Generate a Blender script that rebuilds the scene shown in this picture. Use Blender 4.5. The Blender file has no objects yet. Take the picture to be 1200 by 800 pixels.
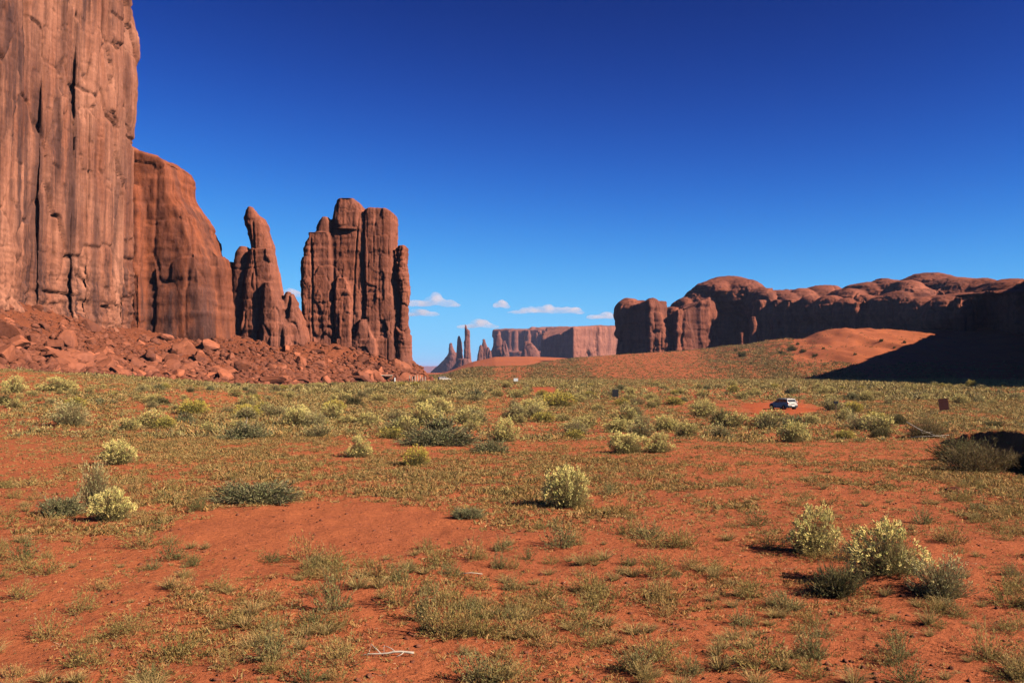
import bpy, math, random
import numpy as np
from mathutils import Vector

scene = bpy.context.scene
COL = scene.collection
R = math.radians

# ------------------------------------------------------------------ camera, world, sun, exposure
F = 1152.0            # focal length in pixels of the 1200 x 800 photograph
EYE = 4.5             # the photographer stands on a low rise
HOR = 434.0           # horizon row
PITCH = math.atan((HOR - 400.0) / F)
SUN_EL, SUN_AZ = R(34), R(24)      # azimuth measured from the right-hand side (+x) back towards the viewer
SUN = np.array([math.cos(SUN_EL) * math.cos(SUN_AZ), -math.cos(SUN_EL) * math.sin(SUN_AZ), math.sin(SUN_EL)])

cd = bpy.data.cameras.new('camera')
cam = bpy.data.objects.new('camera', cd)
COL.objects.link(cam)
cam.location = (0, 0, EYE)
cam.rotation_euler = (R(90) + PITCH, 0, 0)
cd.sensor_width = 36
cd.lens = 36 * F / 1200
cd.clip_start, cd.clip_end = 0.2, 120000
scene.camera = cam

world = bpy.data.worlds.new('World')
scene.world = world
world.use_nodes = True
wn, wl = world.node_tree.nodes, world.node_tree.links
bg = wn['Background']
sky = wn.new('ShaderNodeTexSky')
sky.sky_type = 'NISHITA'
sky.sun_disc = False
sky.sun_elevation = SUN_EL
sky.sun_rotation = math.atan2(SUN[0], SUN[1])
sky.altitude = 3000
sky.air_density = 0.7
sky.dust_density = 0.0
sky.ozone_density = 6.0
# a polarising filter: the clear sky goes deep blue overhead and levels off towards the horizon
gam = wn.new('ShaderNodeGamma'); gam.inputs[1].default_value = 3.2
def vmath(op, a, b):
    n = wn.new('ShaderNodeVectorMath'); n.operation = op
    for k, v in ((0, a), (1, b)):
        if hasattr(v, 'is_output'): wl.new(v, n.inputs[k])
        else: n.inputs[k].default_value = v
    return n.outputs[0]
wl.new(sky.outputs[0], gam.inputs[0])
lin = vmath('MULTIPLY', gam.outputs[0], (0.040, 0.0305, 0.0165))
den = vmath('ADD', vmath('MULTIPLY', lin, (4.0, 1.42, 0.9)), (1, 1, 1))
EXPO = 0.82
BG = 0.1
wl.new(vmath('MULTIPLY', vmath('DIVIDE', lin, den), (1 / BG / 2 ** EXPO,) * 3), bg.inputs[0])
bg.inputs[1].default_value = BG

sd = bpy.data.lights.new('sun', 'SUN')
sd.energy = 5.0
sd.angle = R(0.53)
sd.color = (1.0, 0.91, 0.78)
sun = bpy.data.objects.new('sun', sd)
COL.objects.link(sun)
sun.rotation_euler = Vector(SUN).to_track_quat('Z', 'Y').to_euler()
sun.location = (60, -30, 60)

scene.view_settings.view_transform = 'Standard'
scene.view_settings.look = 'None'
scene.view_settings.exposure = EXPO
scene.view_settings.gamma = 1.0
scene.cycles.use_denoising = True
scene.cycles.denoiser = 'OPENIMAGEDENOISE'
scene.cycles.denoising_input_passes = 'RGB_ALBEDO_NORMAL'
scene.cycles.denoising_prefilter = 'ACCURATE'
scene.cycles.max_bounces = 6
scene.cycles.diffuse_bounces = 0
scene.cycles.volume_bounces = 3

# ------------------------------------------------------------------ helpers
def xat(px, d):
    return (px - 600.0) / F * d

def zat(py, d):
    return EYE + (HOR - py) / F * d

def W(px, py, d):
    return np.array([xat(px, d), d, zat(py, d)])

def smooth(a, b, x):
    t = np.clip((x - a) / (b - a), 0, 1)
    return t * t * (3 - 2 * t)

def _hash(ix, iy, iz, seed):
    h = (ix.astype(np.int64) * 374761393 + iy.astype(np.int64) * 668265263 + iz.astype(np.int64) * 2147483647 + seed * 144269504) & 0xFFFFFFFF
    h = ((h ^ (h >> 13)) * 1274126177) & 0xFFFFFFFF
    h = ((h ^ (h >> 16)) * 2246822519) & 0xFFFFFFFF
    h = h ^ (h >> 15)
    return (h & 0xFFFFFF).astype(np.float64) / float(0xFFFFFF)

def vnoise(x, y, z, seed=0):
    x, y, z = np.broadcast_arrays(np.asarray(x, float), np.asarray(y, float), np.asarray(z, float))
    fx, fy, fz = np.floor(x), np.floor(y), np.floor(z)
    ix, iy, iz = fx.astype(np.int64), fy.astype(np.int64), fz.astype(np.int64)
    u, v, w = x - fx, y - fy, z - fz
    u = u * u * u * (u * (u * 6 - 15) + 10); v = v * v * v * (v * (v * 6 - 15) + 10); w = w * w * w * (w * (w * 6 - 15) + 10)
    def c(a, b, e):
        return _hash(ix + a, iy + b, iz + e, seed)
    x00 = c(0,0,0) * (1-u) + c(1,0,0) * u
    x10 = c(0,1,0) * (1-u) + c(1,1,0) * u
    x01 = c(0,0,1) * (1-u) + c(1,0,1) * u
    x11 = c(0,1,1) * (1-u) + c(1,1,1) * u
    return ((x00 * (1-v) + x10 * v) * (1-w) + (x01 * (1-v) + x11 * v) * w) * 2 - 1

def fbm(x, y, z, seed=0, oct=4, gain=0.5):
    s, a, f, n = 0, 1.0, 1.0, 0
    for o in range(oct):
        s = s + a * vnoise(np.asarray(x) * f, np.asarray(y) * f, np.asarray(z) * f, seed + o * 17)
        n += a; a *= gain; f *= 2.03
    return s / n

def cells(x, y, z, seed=0, tilt=False):
    """random value of the nearest jittered cell and the distance to its border"""
    fx, fy, fz = np.floor(x).astype(np.int64), np.floor(y).astype(np.int64), np.floor(z).astype(np.int64)
    b1 = np.full(x.shape, 9.0); b2 = np.full(x.shape, 9.0); val = np.zeros(x.shape); tl = np.zeros(x.shape)
    for a in (-1, 0, 1):
        for b in (-1, 0, 1):
            for c in (-1, 0, 1):
                cx, cy, cz = fx + a, fy + b, fz + c
                px = cx + 0.1 + 0.8 * _hash(cx, cy, cz, seed); py = cy + 0.1 + 0.8 * _hash(cx, cy, cz, seed + 1); pz = cz + 0.1 + 0.8 * _hash(cx, cy, cz, seed + 2)
                d = np.maximum(np.maximum(abs(px - x), abs(py - y)), abs(pz - z)) * 0.93 + 0.07 * np.sqrt((px - x)**2 + (py - y)**2 + (pz - z)**2)
                r = _hash(cx, cy, cz, seed + 3)
                near = d < b1
                b2 = np.where(near, b1, np.minimum(b2, d))
                val = np.where(near, r, val)
                if tilt:
                    tl = np.where(near, (_hash(cx, cy, cz, seed + 4) - .5) * (x - px) + (_hash(cx, cy, cz, seed + 5) - .5) * (y - py) + (_hash(cx, cy, cz, seed + 6) - .5) * (z - pz), tl)
                b1 = np.where(near, d, b1)
    return (val, b2 - b1, tl) if tilt else (val, b2 - b1)

def link(name, me, mat=None, parent=None, loc=(0, 0, 0)):
    o = bpy.data.objects.new(name, me)
    COL.objects.link(o)
    if mat is not None and me is not None and len(me.materials) == 0:
        for m in (mat if isinstance(mat, (list, tuple)) else [mat]):
            me.materials.append(m)
    o.location = loc
    if parent is not None:
        o.parent = parent
    return o

def tag(o, label=None, cat=None, group=None, kind=None):
    if label: o['label'] = label
    if cat: o['category'] = cat
    if group: o['group'] = group
    if kind: o['kind'] = kind
    return o

def empty(name, loc, rz=0.0):
    o = bpy.data.objects.new(name, None)
    o.empty_display_size = 0.3
    COL.objects.link(o)
    o.location = loc
    o.rotation_euler = (0, 0, rz)
    return o

def np_mesh(name, V, faces, cols=None, smooth_shade=False):
    """V (n,3); faces (m,k) int array of one size k"""
    V = np.ascontiguousarray(V, dtype=np.float32)
    faces = np.ascontiguousarray(faces, dtype=np.int32)
    m, k = faces.shape
    me = bpy.data.meshes.new(name)
    me.vertices.add(len(V)); me.vertices.foreach_set('co', V.ravel())
    me.loops.add(m * k); me.loops.foreach_set('vertex_index', faces.ravel())
    me.polygons.add(m)
    me.polygons.foreach_set('loop_start', np.arange(0, m * k, k, dtype=np.int32))
    me.update(calc_edges=True)
    if cols is not None:
        at = me.attributes.new('Col', 'FLOAT_COLOR', 'POINT')
        c4 = np.ones((len(V), 4), np.float32); c4[:, :3] = cols
        at.data.foreach_set('color', c4.ravel())
    if smooth_shade:
        me.polygons.foreach_set('use_smooth', np.ones(m, dtype=bool))
    me.validate()
    return me

def quads_mesh(name, Q, C):
    n = len(Q)
    return np_mesh(name, Q.reshape(-1, 3), np.arange(n * 4).reshape(n, 4), np.repeat(C, 4, axis=0))

# ------------------------------------------------------------------ materials
def new_mat(name, rough=0.9, spec=0.2):
    m = bpy.data.materials.new(name)
    m.use_nodes = True
    p = m.node_tree.nodes['Principled BSDF']
    p.inputs['Roughness'].default_value = rough
    p.inputs['Specular IOR Level'].default_value = spec
    return m, m.node_tree.nodes, m.node_tree.links, p

def ramp(nodes, stops, interp='LINEAR'):
    r = nodes.new('ShaderNodeValToRGB')
    r.color_ramp.interpolation = interp
    e = r.color_ramp.elements
    while len(e) < len(stops): e.new(0.5)
    for i, (p, c) in enumerate(stops):
        e[i].position = p
        e[i].color = (*c, 1) if not isinstance(c, (int, float)) else (c, c, c, 1)
    return r

def tex(nodes, links, coord, scale, vec=(1, 1, 1), detail=4, rough=0.55, kind='noise'):
    mp = nodes.new('ShaderNodeMapping')
    mp.inputs['Scale'].default_value = vec
    links.new(coord, mp.inputs['Vector'])
    if kind == 'noise':
        t = nodes.new('ShaderNodeTexNoise')
        t.inputs['Detail'].default_value = detail
        t.inputs['Roughness'].default_value = rough
    else:
        t = nodes.new('ShaderNodeTexVoronoi')
    t.inputs['Scale'].default_value = scale
    links.new(mp.outputs[0], t.inputs['Vector'])
    return t

def mix(nodes, links, fac, a, b, mode='MIX'):
    n = nodes.new('ShaderNodeMix')
    n.data_type = 'RGBA'; n.blend_type = mode
    for s, v in (('Factor', fac), ('A', a), ('B', b)):
        sock = [i for i in n.inputs if i.name == s and (i.type == ('VALUE' if s == 'Factor' else 'RGBA'))][0]
        if hasattr(v, 'is_output'): links.new(v, sock)
        elif isinstance(v, (int, float)): sock.default_value = v
        else: sock.default_value = (*v, 1)
    return [o for o in n.outputs if o.type == 'RGBA'][0]

def rock_mat(name, base, pale, varnish, streak=0.6, sx=0.25, sz=0.018, bump=0.35, bs=1.6, strata=0.25):
    m, N, L, p = new_mat(name, 0.92, 0.12)
    co = N.new('ShaderNodeTexCoord').outputs['Object']
    n1 = tex(N, L, co, sx * 0.35, (1, 1, 0.5), 5, 0.6)
    c = mix(N, L, ramp_out(N, L, n1.outputs[0], [(0.35, 0.0), (0.68, 1.0)]), base, pale)
    st = tex(N, L, co, sx, (1, 1, sz / sx), 6, 0.6)                       # dark desert varnish runs down the faces
    big = tex(N, L, co, sx * 0.12, (1, 1, 0.6), 3, 0.6)
    f1 = ramp_out(N, L, st.outputs[0], [(0.43, 0.0), (0.58, streak)])
    f2 = ramp_out(N, L, big.outputs[0], [(0.32, 0.1), (0.62, 1.0)])
    f = N.new('ShaderNodeMath'); f.operation = 'MULTIPLY'
    L.new(f1, f.inputs[0]); L.new(f2, f.inputs[1])
    c = mix(N, L, f.outputs[0], c, varnish)
    st2 = tex(N, L, co, sx * 3.5, (1, 1, sz / sx * 0.8), 5, 0.65)
    c = mix(N, L, streak * 0.55, c, ramp_out(N, L, st2.outputs[0], [(0.34, (0.45, 0.42, 0.42)), (0.5, (1, 1, 1)), (0.68, (1.35, 1.38, 1.4))]), 'MULTIPLY')
    bed = tex(N, L, co, sx * 1.2, (0.12, 0.12, 3.0), 4, 0.6)              # bedding
    c = mix(N, L, strata, c, ramp_out(N, L, bed.outputs[0], [(0.3, (0.5, 0.45, 0.42)), (0.7, (1.35, 1.35, 1.35))]), 'MULTIPLY')
    sp = tex(N, L, co, bs * 1.3, (1, 1, 1), 4, 0.7)
    c = mix(N, L, 0.5, c, ramp_out(N, L, sp.outputs[0], [(0.25, (0.55, 0.5, 0.5)), (0.75, (1.3, 1.3, 1.3))]), 'MULTIPLY')
    if name.startswith('boulder'):                                         # every boulder broke from a different bed
        oi = N.new('ShaderNodeObjectInfo')
        c = mix(N, L, 1.0, c, ramp_out(N, L, oi.outputs['Random'], [(0.0, (0.55, 0.55, 0.58)), (0.5, (1, 1, 1)), (1.0, (1.35, 1.3, 1.25))]), 'MULTIPLY')
    L.new(c, p.inputs['Base Color'])
    b = N.new('ShaderNodeBump'); b.inputs['Strength'].default_value = bump; b.inputs['Distance'].default_value = 1.0 / bs
    fb = tex(N, L, co, bs, (1, 1, 0.6), 6, 0.65)
    vo = tex(N, L, co, bs * 0.55, (1, 1, 0.22), kind='voronoi'); vo.feature = 'F1'
    hm = N.new('ShaderNodeMath'); hm.operation = 'MULTIPLY_ADD'; hm.inputs[1].default_value = 0.5
    L.new(vo.outputs['Color'], hm.inputs[0]); L.new(fb.outputs[0], hm.inputs[2])
    L.new(hm.outputs[0], b.inputs['Height']); L.new(b.outputs[0], p.inputs['Normal'])
    return m

def ramp_out(N, L, src, stops):
    r = ramp(N, stops)
    L.new(src, r.inputs[0])
    return r.outputs[0]

def leaf_mat(name, trans=0.3, gain=1.0):
    m, N, L, p = new_mat(name, 0.75, 0.15)
    a = N.new('ShaderNodeAttribute'); a.attribute_name = 'Col'
    cc = mix(N, L, 1.0, a.outputs['Color'], (1.30, 1.20, 1.0), 'MULTIPLY')  # leaf colours brightened and warmed to stand in for bounced light
    L.new(cc, p.inputs['Base Color'])
    t = N.new('ShaderNodeBsdfTranslucent'); L.new(cc, t.inputs['Color'])
    mx = N.new('ShaderNodeMixShader'); mx.inputs[0].default_value = trans
    L.new(p.outputs[0], mx.inputs[1]); L.new(t.outputs[0], mx.inputs[2])
    L.new(mx.outputs[0], N['Material Output'].inputs['Surface'])
    return m

def plain_mat(name, col, rough=0.6, spec=0.3, metal=0.0, vary=0.25, scale=6.0):
    m, N, L, p = new_mat(name, rough, spec)
    p.inputs['Metallic'].default_value = metal
    co = N.new('ShaderNodeTexCoord').outputs['Object']
    n = tex(N, L, co, scale, (1, 1, 1), 4, 0.6)
    c = mix(N, L, vary, col, ramp_out(N, L, n.outputs[0], [(0.3, tuple(v * 0.55 for v in col)), (0.7, tuple(min(1, v * 1.35) for v in col))]))
    L.new(c, p.inputs['Base Color'])
    return m

def sand_mat(name, a, b, dark, pale, bumpd=0.05):
    m, N, L, p = new_mat(name, 0.95, 0.08)
    co = N.new('ShaderNodeTexCoord').outputs['Object']
    n0 = tex(N, L, co, 0.035, (1, 1, 1), 5, 0.6)
    n1 = tex(N, L, co, 0.4, (1, 1, 1), 6, 0.6)
    n2 = tex(N, L, co, 5.0, (1, 1, 1), 6, 0.7)
    c = mix(N, L, ramp_out(N, L, n1.outputs[0], [(0.35, 0.0), (0.65, 1.0)]), a, b)
    c = mix(N, L, ramp_out(N, L, n0.outputs[0], [(0.45, 0.0), (0.7, 0.55)]), c, dark)
    c = mix(N, L, 0.55, c, ramp_out(N, L, n2.outputs[0], [(0.3, (0.55, 0.5, 0.5)), (0.72, (1.3, 1.3, 1.3))]), 'MULTIPLY')
    g = tex(N, L, co, 42.0, (1, 1, 1), 2, 0.6)                              # grit and pale twig litter
    c = mix(N, L, ramp_out(N, L, g.outputs[0], [(0.70, 0.0), (0.78, 0.45)]), c, pale)
    g2 = tex(N, L, co, 30.0, (1, 1.5, 1), 3, 0.7)
    c = mix(N, L, ramp_out(N, L, g2.outputs[0], [(0.66, 0.0), (0.72, 0.7)]), c, tuple(v * 0.35 for v in dark))
    L.new(c, p.inputs['Base Color'])
    h = N.new('ShaderNodeMath'); h.operation = 'MULTIPLY_ADD'
    n3 = tex(N, L, co, 11.0, (1, 1, 1), 6, 0.7)
    L.new(n2.outputs[0], h.inputs[0]); h.inputs[1].default_value = 2.0; L.new(n3.outputs[0], h.inputs[2])
    bp = N.new('ShaderNodeBump'); bp.inputs['Strength'].default_value = 0.9; bp.inputs['Distance'].default_value = bumpd
    L.new(h.outputs[0], bp.inputs['Height']); L.new(bp.outputs[0], p.inputs['Normal'])
    return m

M = {}
M['sand'] = sand_mat('red_sand', (0.46, 0.128, 0.047), (0.40, 0.110, 0.043), (0.28, 0.077, 0.035), (0.62, 0.42, 0.30))
M['talus'] = sand_mat('talus_debris', (0.33, 0.096, 0.043), (0.26, 0.075, 0.035), (0.15, 0.045, 0.026), (0.40, 0.17, 0.10), 0.25)
M['cliff'] = rock_mat('cliff_sandstone', (0.250, 0.084, 0.045), (0.39, 0.160, 0.094), (0.068, 0.031, 0.025), 0.95)
M['buttress'] = rock_mat('buttress_sandstone', (0.25, 0.066, 0.028), (0.32, 0.095, 0.043), (0.075, 0.036, 0.030), 0.95, 0.16, 0.02, strata=0.4)
M['hand'] = rock_mat('butte_sandstone', (0.265, 0.082, 0.044), (0.36, 0.122, 0.070), (0.10, 0.042, 0.032), 0.75, 0.2, 0.03, strata=0.35)
M['mesa'] = rock_mat('mesa_sandstone', (0.235, 0.070, 0.038), (0.32, 0.104, 0.059), (0.075, 0.029, 0.022), 0.8, 0.06, 0.006, 0.4, 0.35, 0.3)
M['far'] = rock_mat('distant_sandstone', (0.25, 0.085, 0.053), (0.33, 0.125, 0.080), (0.12, 0.05, 0.042), 0.6, 0.02, 0.002, 0.5, 0.08, 0.3)
M['far_pale'] = rock_mat('distant_pale_sandstone', (0.33, 0.120, 0.075), (0.42, 0.165, 0.105), (0.16, 0.065, 0.05), 0.6, 0.03, 0.003, 0.5, 0.08, 0.3)
M['boulder'] = rock_mat('boulder_sandstone', (0.30, 0.092, 0.044), (0.40, 0.135, 0.072), (0.12, 0.045, 0.032), 0.6, 0.35, 0.35, 0.4, 2.0, 0.2)
M['leaf'] = leaf_mat('shrub_leaves')
M['flower'] = leaf_mat('rabbitbrush_blossom', 0.25)
M['wood_pale'] = plain_mat('bleached_wood', (0.46, 0.36, 0.27), 0.85, 0.1, vary=0.6, scale=14)
M['wood'] = plain_mat('weathered_wood', (0.20, 0.11, 0.06), 0.85, 0.1, vary=0.5)
M['brown'] = plain_mat('rusty_brown_panel', (0.085, 0.022, 0.014), 0.7, 0.2, vary=0.5, scale=3)
M['black'] = plain_mat('black_panel', (0.015, 0.015, 0.016), 0.6, 0.3)
M['white'] = plain_mat('shade_browned_white_car_paint', (0.58, 0.49, 0.41), 0.45, 0.2, vary=0.5, scale=2.5)  # white paint darkened and browned all over to imitate its brown shaded side
M['glass'] = plain_mat('dark_car_glass', (0.012, 0.014, 0.018), 0.08, 0.6, vary=0.0)
M['rubber'] = plain_mat('tyre_rubber', (0.018, 0.018, 0.018), 0.85, 0.2)
M['alloy'] = plain_mat('alloy_rim', (0.45, 0.45, 0.46), 0.35, 0.5, 0.8, 0.1)
M['red_lamp'] = plain_mat('red_lens', (0.35, 0.01, 0.01), 0.2, 0.5, vary=0.1)
M['clear_lamp'] = plain_mat('clear_lens', (0.6, 0.6, 0.62), 0.15, 0.5, vary=0.1)
M['trim'] = plain_mat('black_trim', (0.03, 0.03, 0.032), 0.6, 0.3)
M['white_paint'] = plain_mat('white_paint', (0.75, 0.72, 0.66), 0.6, 0.3)
M['silver'] = plain_mat('silver_car_paint', (0.42, 0.44, 0.47), 0.3, 0.5, 0.3, 0.05)

# ------------------------------------------------------------------ terrain
def tab(px, pts):
    a = np.array(pts, float)
    return np.interp(px, a[:, 0], a[:, 1])

LEFT_Z = [(-300, 5.2), (0, 4.5), (60, 4.0), (120, 3.35), (200, 2.3), (270, 1.3), (335, 0.6), (420, 0.8), (1200, 0.7)]
CREST_C = [(560, 447), (600, 433), (640, 425), (680, 420), (720, 417), (800, 412), (840, 409), (880, 405), (930, 399), (960, 392), (1000, 386), (1060, 386), (1110, 385), (1200, 381), (1500, 378)]
CREST_A = [(490, 447), (516, 444), (540, 436), (560, 432), (600, 431), (640, 431), (700, 434), (800, 447)]
CREST_B = [(500, 445), (530, 434), (555, 424), (580, 418), (620, 417.5), (660, 420), (720, 424), (800, 430)]

def bank_edge(y):
    return np.interp(y, [30, 46, 55, 64, 80], [21.6, 24.3, 26.2, 28.0, 34])

def terrain_z(x, y):
    x = np.asarray(x, float); y = np.asarray(y, float)
    yy = np.maximum(y, 1.0)
    px = np.where(y > 1, 600 + x / yy * F, np.sign(x) * 4000)
    px = np.clip(px, -1500, 2700)
    d = np.where(y > 1, y, 1.0)
    z = 0.16 * fbm(x / 13, y / 13, 0, 3, 3) * smooth(4, 25, d) + 0.075 * fbm(x / 2.2, y / 2.2, 0, 5, 3) + 0.045 * fbm(x / 0.7, y / 0.7, 0, 8, 2)
    z = z * (1 - smooth(250, 500, d))
    z = z + tab(px, LEFT_Z) * smooth(60, 165, d) * (1 - smooth(2500, 9000, d))
    z = z - 1.5 * np.exp(-((d - 140) / 60.0) ** 2) * smooth(330, 640, px)
    # layered rises beyond the plain
    def rise(table, d0, d1, pw):
        zc = zat(tab(px, table), d1)
        s = np.clip((d - d0) / (d1 - d0), 0, 1)
        return np.maximum(zc, 0) * s ** pw
    rough = 1 + 0.06 * fbm(x / 60, y / 60, 0, 11, 4)
    zc = rise(CREST_C, 385, 740, 1.35)
    gull = 3.2 * (fbm(x / 16, y / 70, 0, 13, 3)) * smooth(420, 560, d) * (1 - smooth(760, 850, d)) * smooth(760, 950, px)
    za = rise(CREST_A, 380, 560, 1.0) * (1 - smooth(600, 900, d))
    zb = rise(CREST_B, 600, 1150, 1.0) * (1 - smooth(1300, 2500, d))
    zc = (zc + gull) * np.where(px < 740, 1 - smooth(850, 1300, d), 1)
    z = z + np.maximum(np.maximum(zc, za), zb) * rough
    z = z - 30 * smooth(1500, 4500, d) * (1 - smooth(600, 760, px))
    z = z + np.where(d > 400, 1, 0) * 0
    # hummock under the two big bushes, and the cut bank at right
    z = z + 0.30 * np.exp(-(((x - 8.2) / 1.1) ** 2 + ((y - 20.6) / 1.3) ** 2))
    z = z + 0.18 * np.exp(-(((x + 3.6) / 1.4) ** 2 + ((y - 14.6) / 1.2) ** 2))
    be = bank_edge(y) + 0.5 * vnoise(y / 2.1, 0, 0, 21)
    z = z + (1.35 * smooth(-0.15, 0.35, x - be) * (1 - smooth(52, 70, y)) * smooth(24, 36, y)) * (1 - smooth(6, 20, x - be))
    return z

def ground_at(px, py):
    """the ground point seen at a pixel of the photograph"""
    t, s = (px - 600.0) / F, (HOR - py) / F
    lo = 6.0
    ds = np.concatenate([np.arange(8, 150, 0.1), np.arange(150, 900, 0.5)])
    zz = terrain_z(t * ds, ds)
    ok = np.nonzero(EYE + s * ds <= zz)[0]
    d = ds[ok[0]] if len(ok) else 800.0
    return float(t * d), float(d), float(terrain_z(t * d, d))

def build_ground():
    th = np.concatenate([np.linspace(-180, -34, 60)[:-1], np.linspace(-34, 34, 840), np.linspace(34, 180, 60)[1:]])
    th = np.radians(th)
    r = [0.0, 2.0, 5.0]
    v = 8.0
    while v < 40000:
        r.append(v)
        v *= 1.009 if v < 400 else (1.012 if v < 1500 else 1.06)
    r = np.array(r)
    RR, TT = np.meshgrid(r, th, indexing='ij')
    X, Y = RR * np.sin(TT), RR * np.cos(TT)
    Z = terrain_z(X, Y)
    V = np.stack([X, Y, Z], -1).reshape(-1, 3)
    n, m = len(r), len(th)
    i, j = np.meshgrid(np.arange(n - 1), np.arange(m - 1), indexing='ij')
    a = (i * m + j).ravel()
    faces = np.stack([a, a + 1, a + m + 1, a + m], -1)[:, ::-1]
    me = np_mesh('desert_ground', V, faces, smooth_shade=True)
    o = link('desert_ground', me, M['sand'])
    tag(o, kind='structure')
    return o
build_ground()

# ------------------------------------------------------------------ rock building
def ring_shell(rings):
    """closed shell from rings of equal length, capped with fans"""
    n = len(rings[0])
    V = [v for r in rings for v in r]
    Fc = []
    for k in range(len(rings) - 1):
        for i in range(n):
            j = (i + 1) % n
            Fc.append((k * n + i, k * n + j, (k + 1) * n + j, (k + 1) * n + i))
    c0 = len(V); V.append(np.mean(rings[0], axis=0)); c1 = len(V); V.append(np.mean(rings[-1], axis=0))
    for i in range(n):
        j = (i + 1) % n
        Fc.append((c0, j, i)); Fc.append((c1, (len(rings) - 1) * n + i, (len(rings) - 1) * n + j))
    return V, Fc

def loft(rows, d, thick, expo=3.0, rot=0.0, n=36, dd=0.0):
    """rows from the foot up: (photo row, left column, right column); thick = half depth in metres, or a ratio of the half width if below 3"""
    rings = []
    for k, (py, a, b) in enumerate(rows):
        cx, hw = xat((a + b) / 2, d), max(0.05, xat(b, d) - xat(a, d)) / 2
        ht = thick * hw if thick < 3 else thick * (0.35 + 0.65 * min(1.0, hw / (abs(xat(rows[0][2], d) - xat(rows[0][1], d)) / 2)))
        z = zat(py, d)
        ring = []
        for i in range(n):
            t = 2 * math.pi * i / n
            c, s = math.cos(t + rot), math.sin(t + rot)
            q = (abs(c) ** expo + abs(s) ** expo) ** (-1 / expo)
            x, y = q * math.cos(t), q * math.sin(t)
            mx = max(1.0, 2 ** (0.5 - 1 / expo)) if rot else 1.0
            ring.append(np.array([cx + hw * x / mx, d + dd + ht * (1 + y / mx), z]))
        rings.append(ring)
    return ring_shell(rings)

def prism(plan, z0, tops, inset=0.0, n_sub=5, roundtop=0.0, lean=0.0):
    """plan = [(column, depth), ...] seen from above, counter-clockwise; tops = photo rows of the rim, one or one per point"""
    P = [np.array([xat(p, d), d]) for p, d in plan]
    tp = tops if isinstance(tops, (list, tuple)) else [tops] * len(plan)
    zt = [zat(t, d) for t, (p, d) in zip(tp, plan)]
    pts, zs = [], []
    for i in range(len(P)):
        j = (i + 1) % len(P)
        for k in range(n_sub):
            f = k / n_sub
            pts.append(P[i] * (1 - f) + P[j] * f); zs.append(zt[i] * (1 - f) + zt[j] * f)
    c = np.mean(pts, axis=0)
    rings = []
    for f, s in ((0, 1.0), (0.5, 1 - inset * 0.5), (1.0, 1 - inset)):
        rings.append([np.array([*(c + (p - c) * s), z0 + (z - z0) * f]) for p, z in zip(pts, zs)])
    if roundtop:
        zm = max(zs)
        for f in (0.85, 0.6, 0.3):
            rings.append([np.array([*(c + (p - c) * (1 - inset) * f), z + roundtop * math.sqrt(1 - f * f)]) for p, z in zip(pts, zs)])
    return ring_shell(rings)

def dome(px, py_top, d, rx, ry, rz, rot=0.0):
    c = W(px, py_top, d) - np.array([0, 0, rz])
    rings = []
    for k in range(1, 12):
        a = -math.pi / 2 + math.pi * k / 12
        ring = []
        for i in range(28):
            t = 2 * math.pi * i / 28
            x, y = rx * math.cos(t) * math.cos(a), ry * math.sin(t) * math.cos(a)
            ring.append(c + np.array([x * math.cos(rot) - y * math.sin(rot), x * math.sin(rot) + y * math.cos(rot), rz * math.sin(a)]))
        rings.append(ring)
    return ring_shell(rings)

def remeshed(shells, voxel):
    V, Fc = [], []
    for v, f in shells:
        o = len(V); V += [tuple(map(float, p)) for p in v]; Fc += [tuple(i + o for i in q) for q in f]
    me = bpy.data.meshes.new('shell'); me.from_pydata(V, [], Fc)
    o = bpy.data.objects.new('shell', me); COL.objects.link(o)
    m = o.modifiers.new('remesh', 'REMESH'); m.mode = 'VOXEL'; m.voxel_size = voxel
    dg = bpy.context.evaluated_depsgraph_get()
    ev = o.evaluated_get(dg); em = ev.to_mesh()
    n = len(em.vertices)
    co = np.empty(n * 3, np.float32); em.vertices.foreach_get('co', co)
    k = len(em.loops); li = np.empty(k, np.int32); em.loops.foreach_get('vertex_index', li)
    co = co.reshape(-1, 3).astype(float); fa = li.reshape(-1, 4)
    ev.to_mesh_clear()
    bpy.data.objects.remove(o); bpy.data.meshes.remove(me)
    return co, fa

def vnormals(V, Fc):
    a = np.cross(V[Fc[:, 2]] - V[Fc[:, 0]], V[Fc[:, 3]] - V[Fc[:, 1]])
    N = np.zeros_like(V)
    for k in range(4):
        for c in range(3):
            N[:, c] += np.bincount(Fc[:, k], a[:, c], len(V))
    return N / np.maximum(np.linalg.norm(N, axis=1), 1e-9)[:, None]

def relax(V, Fc, it, w=0.5):
    E = np.concatenate([Fc[:, [0, 1]], Fc[:, [1, 2]], Fc[:, [2, 3]], Fc[:, [3, 0]]])
    cnt = np.bincount(E[:, 0], minlength=len(V)).astype(float)
    for _ in range(it):
        S = np.stack([np.bincount(E[:, 0], V[E[:, 1], c], len(V)) for c in range(3)], 1)
        V = V * (1 - w) + w * S / np.maximum(cnt, 1)[:, None]
    return V

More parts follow.
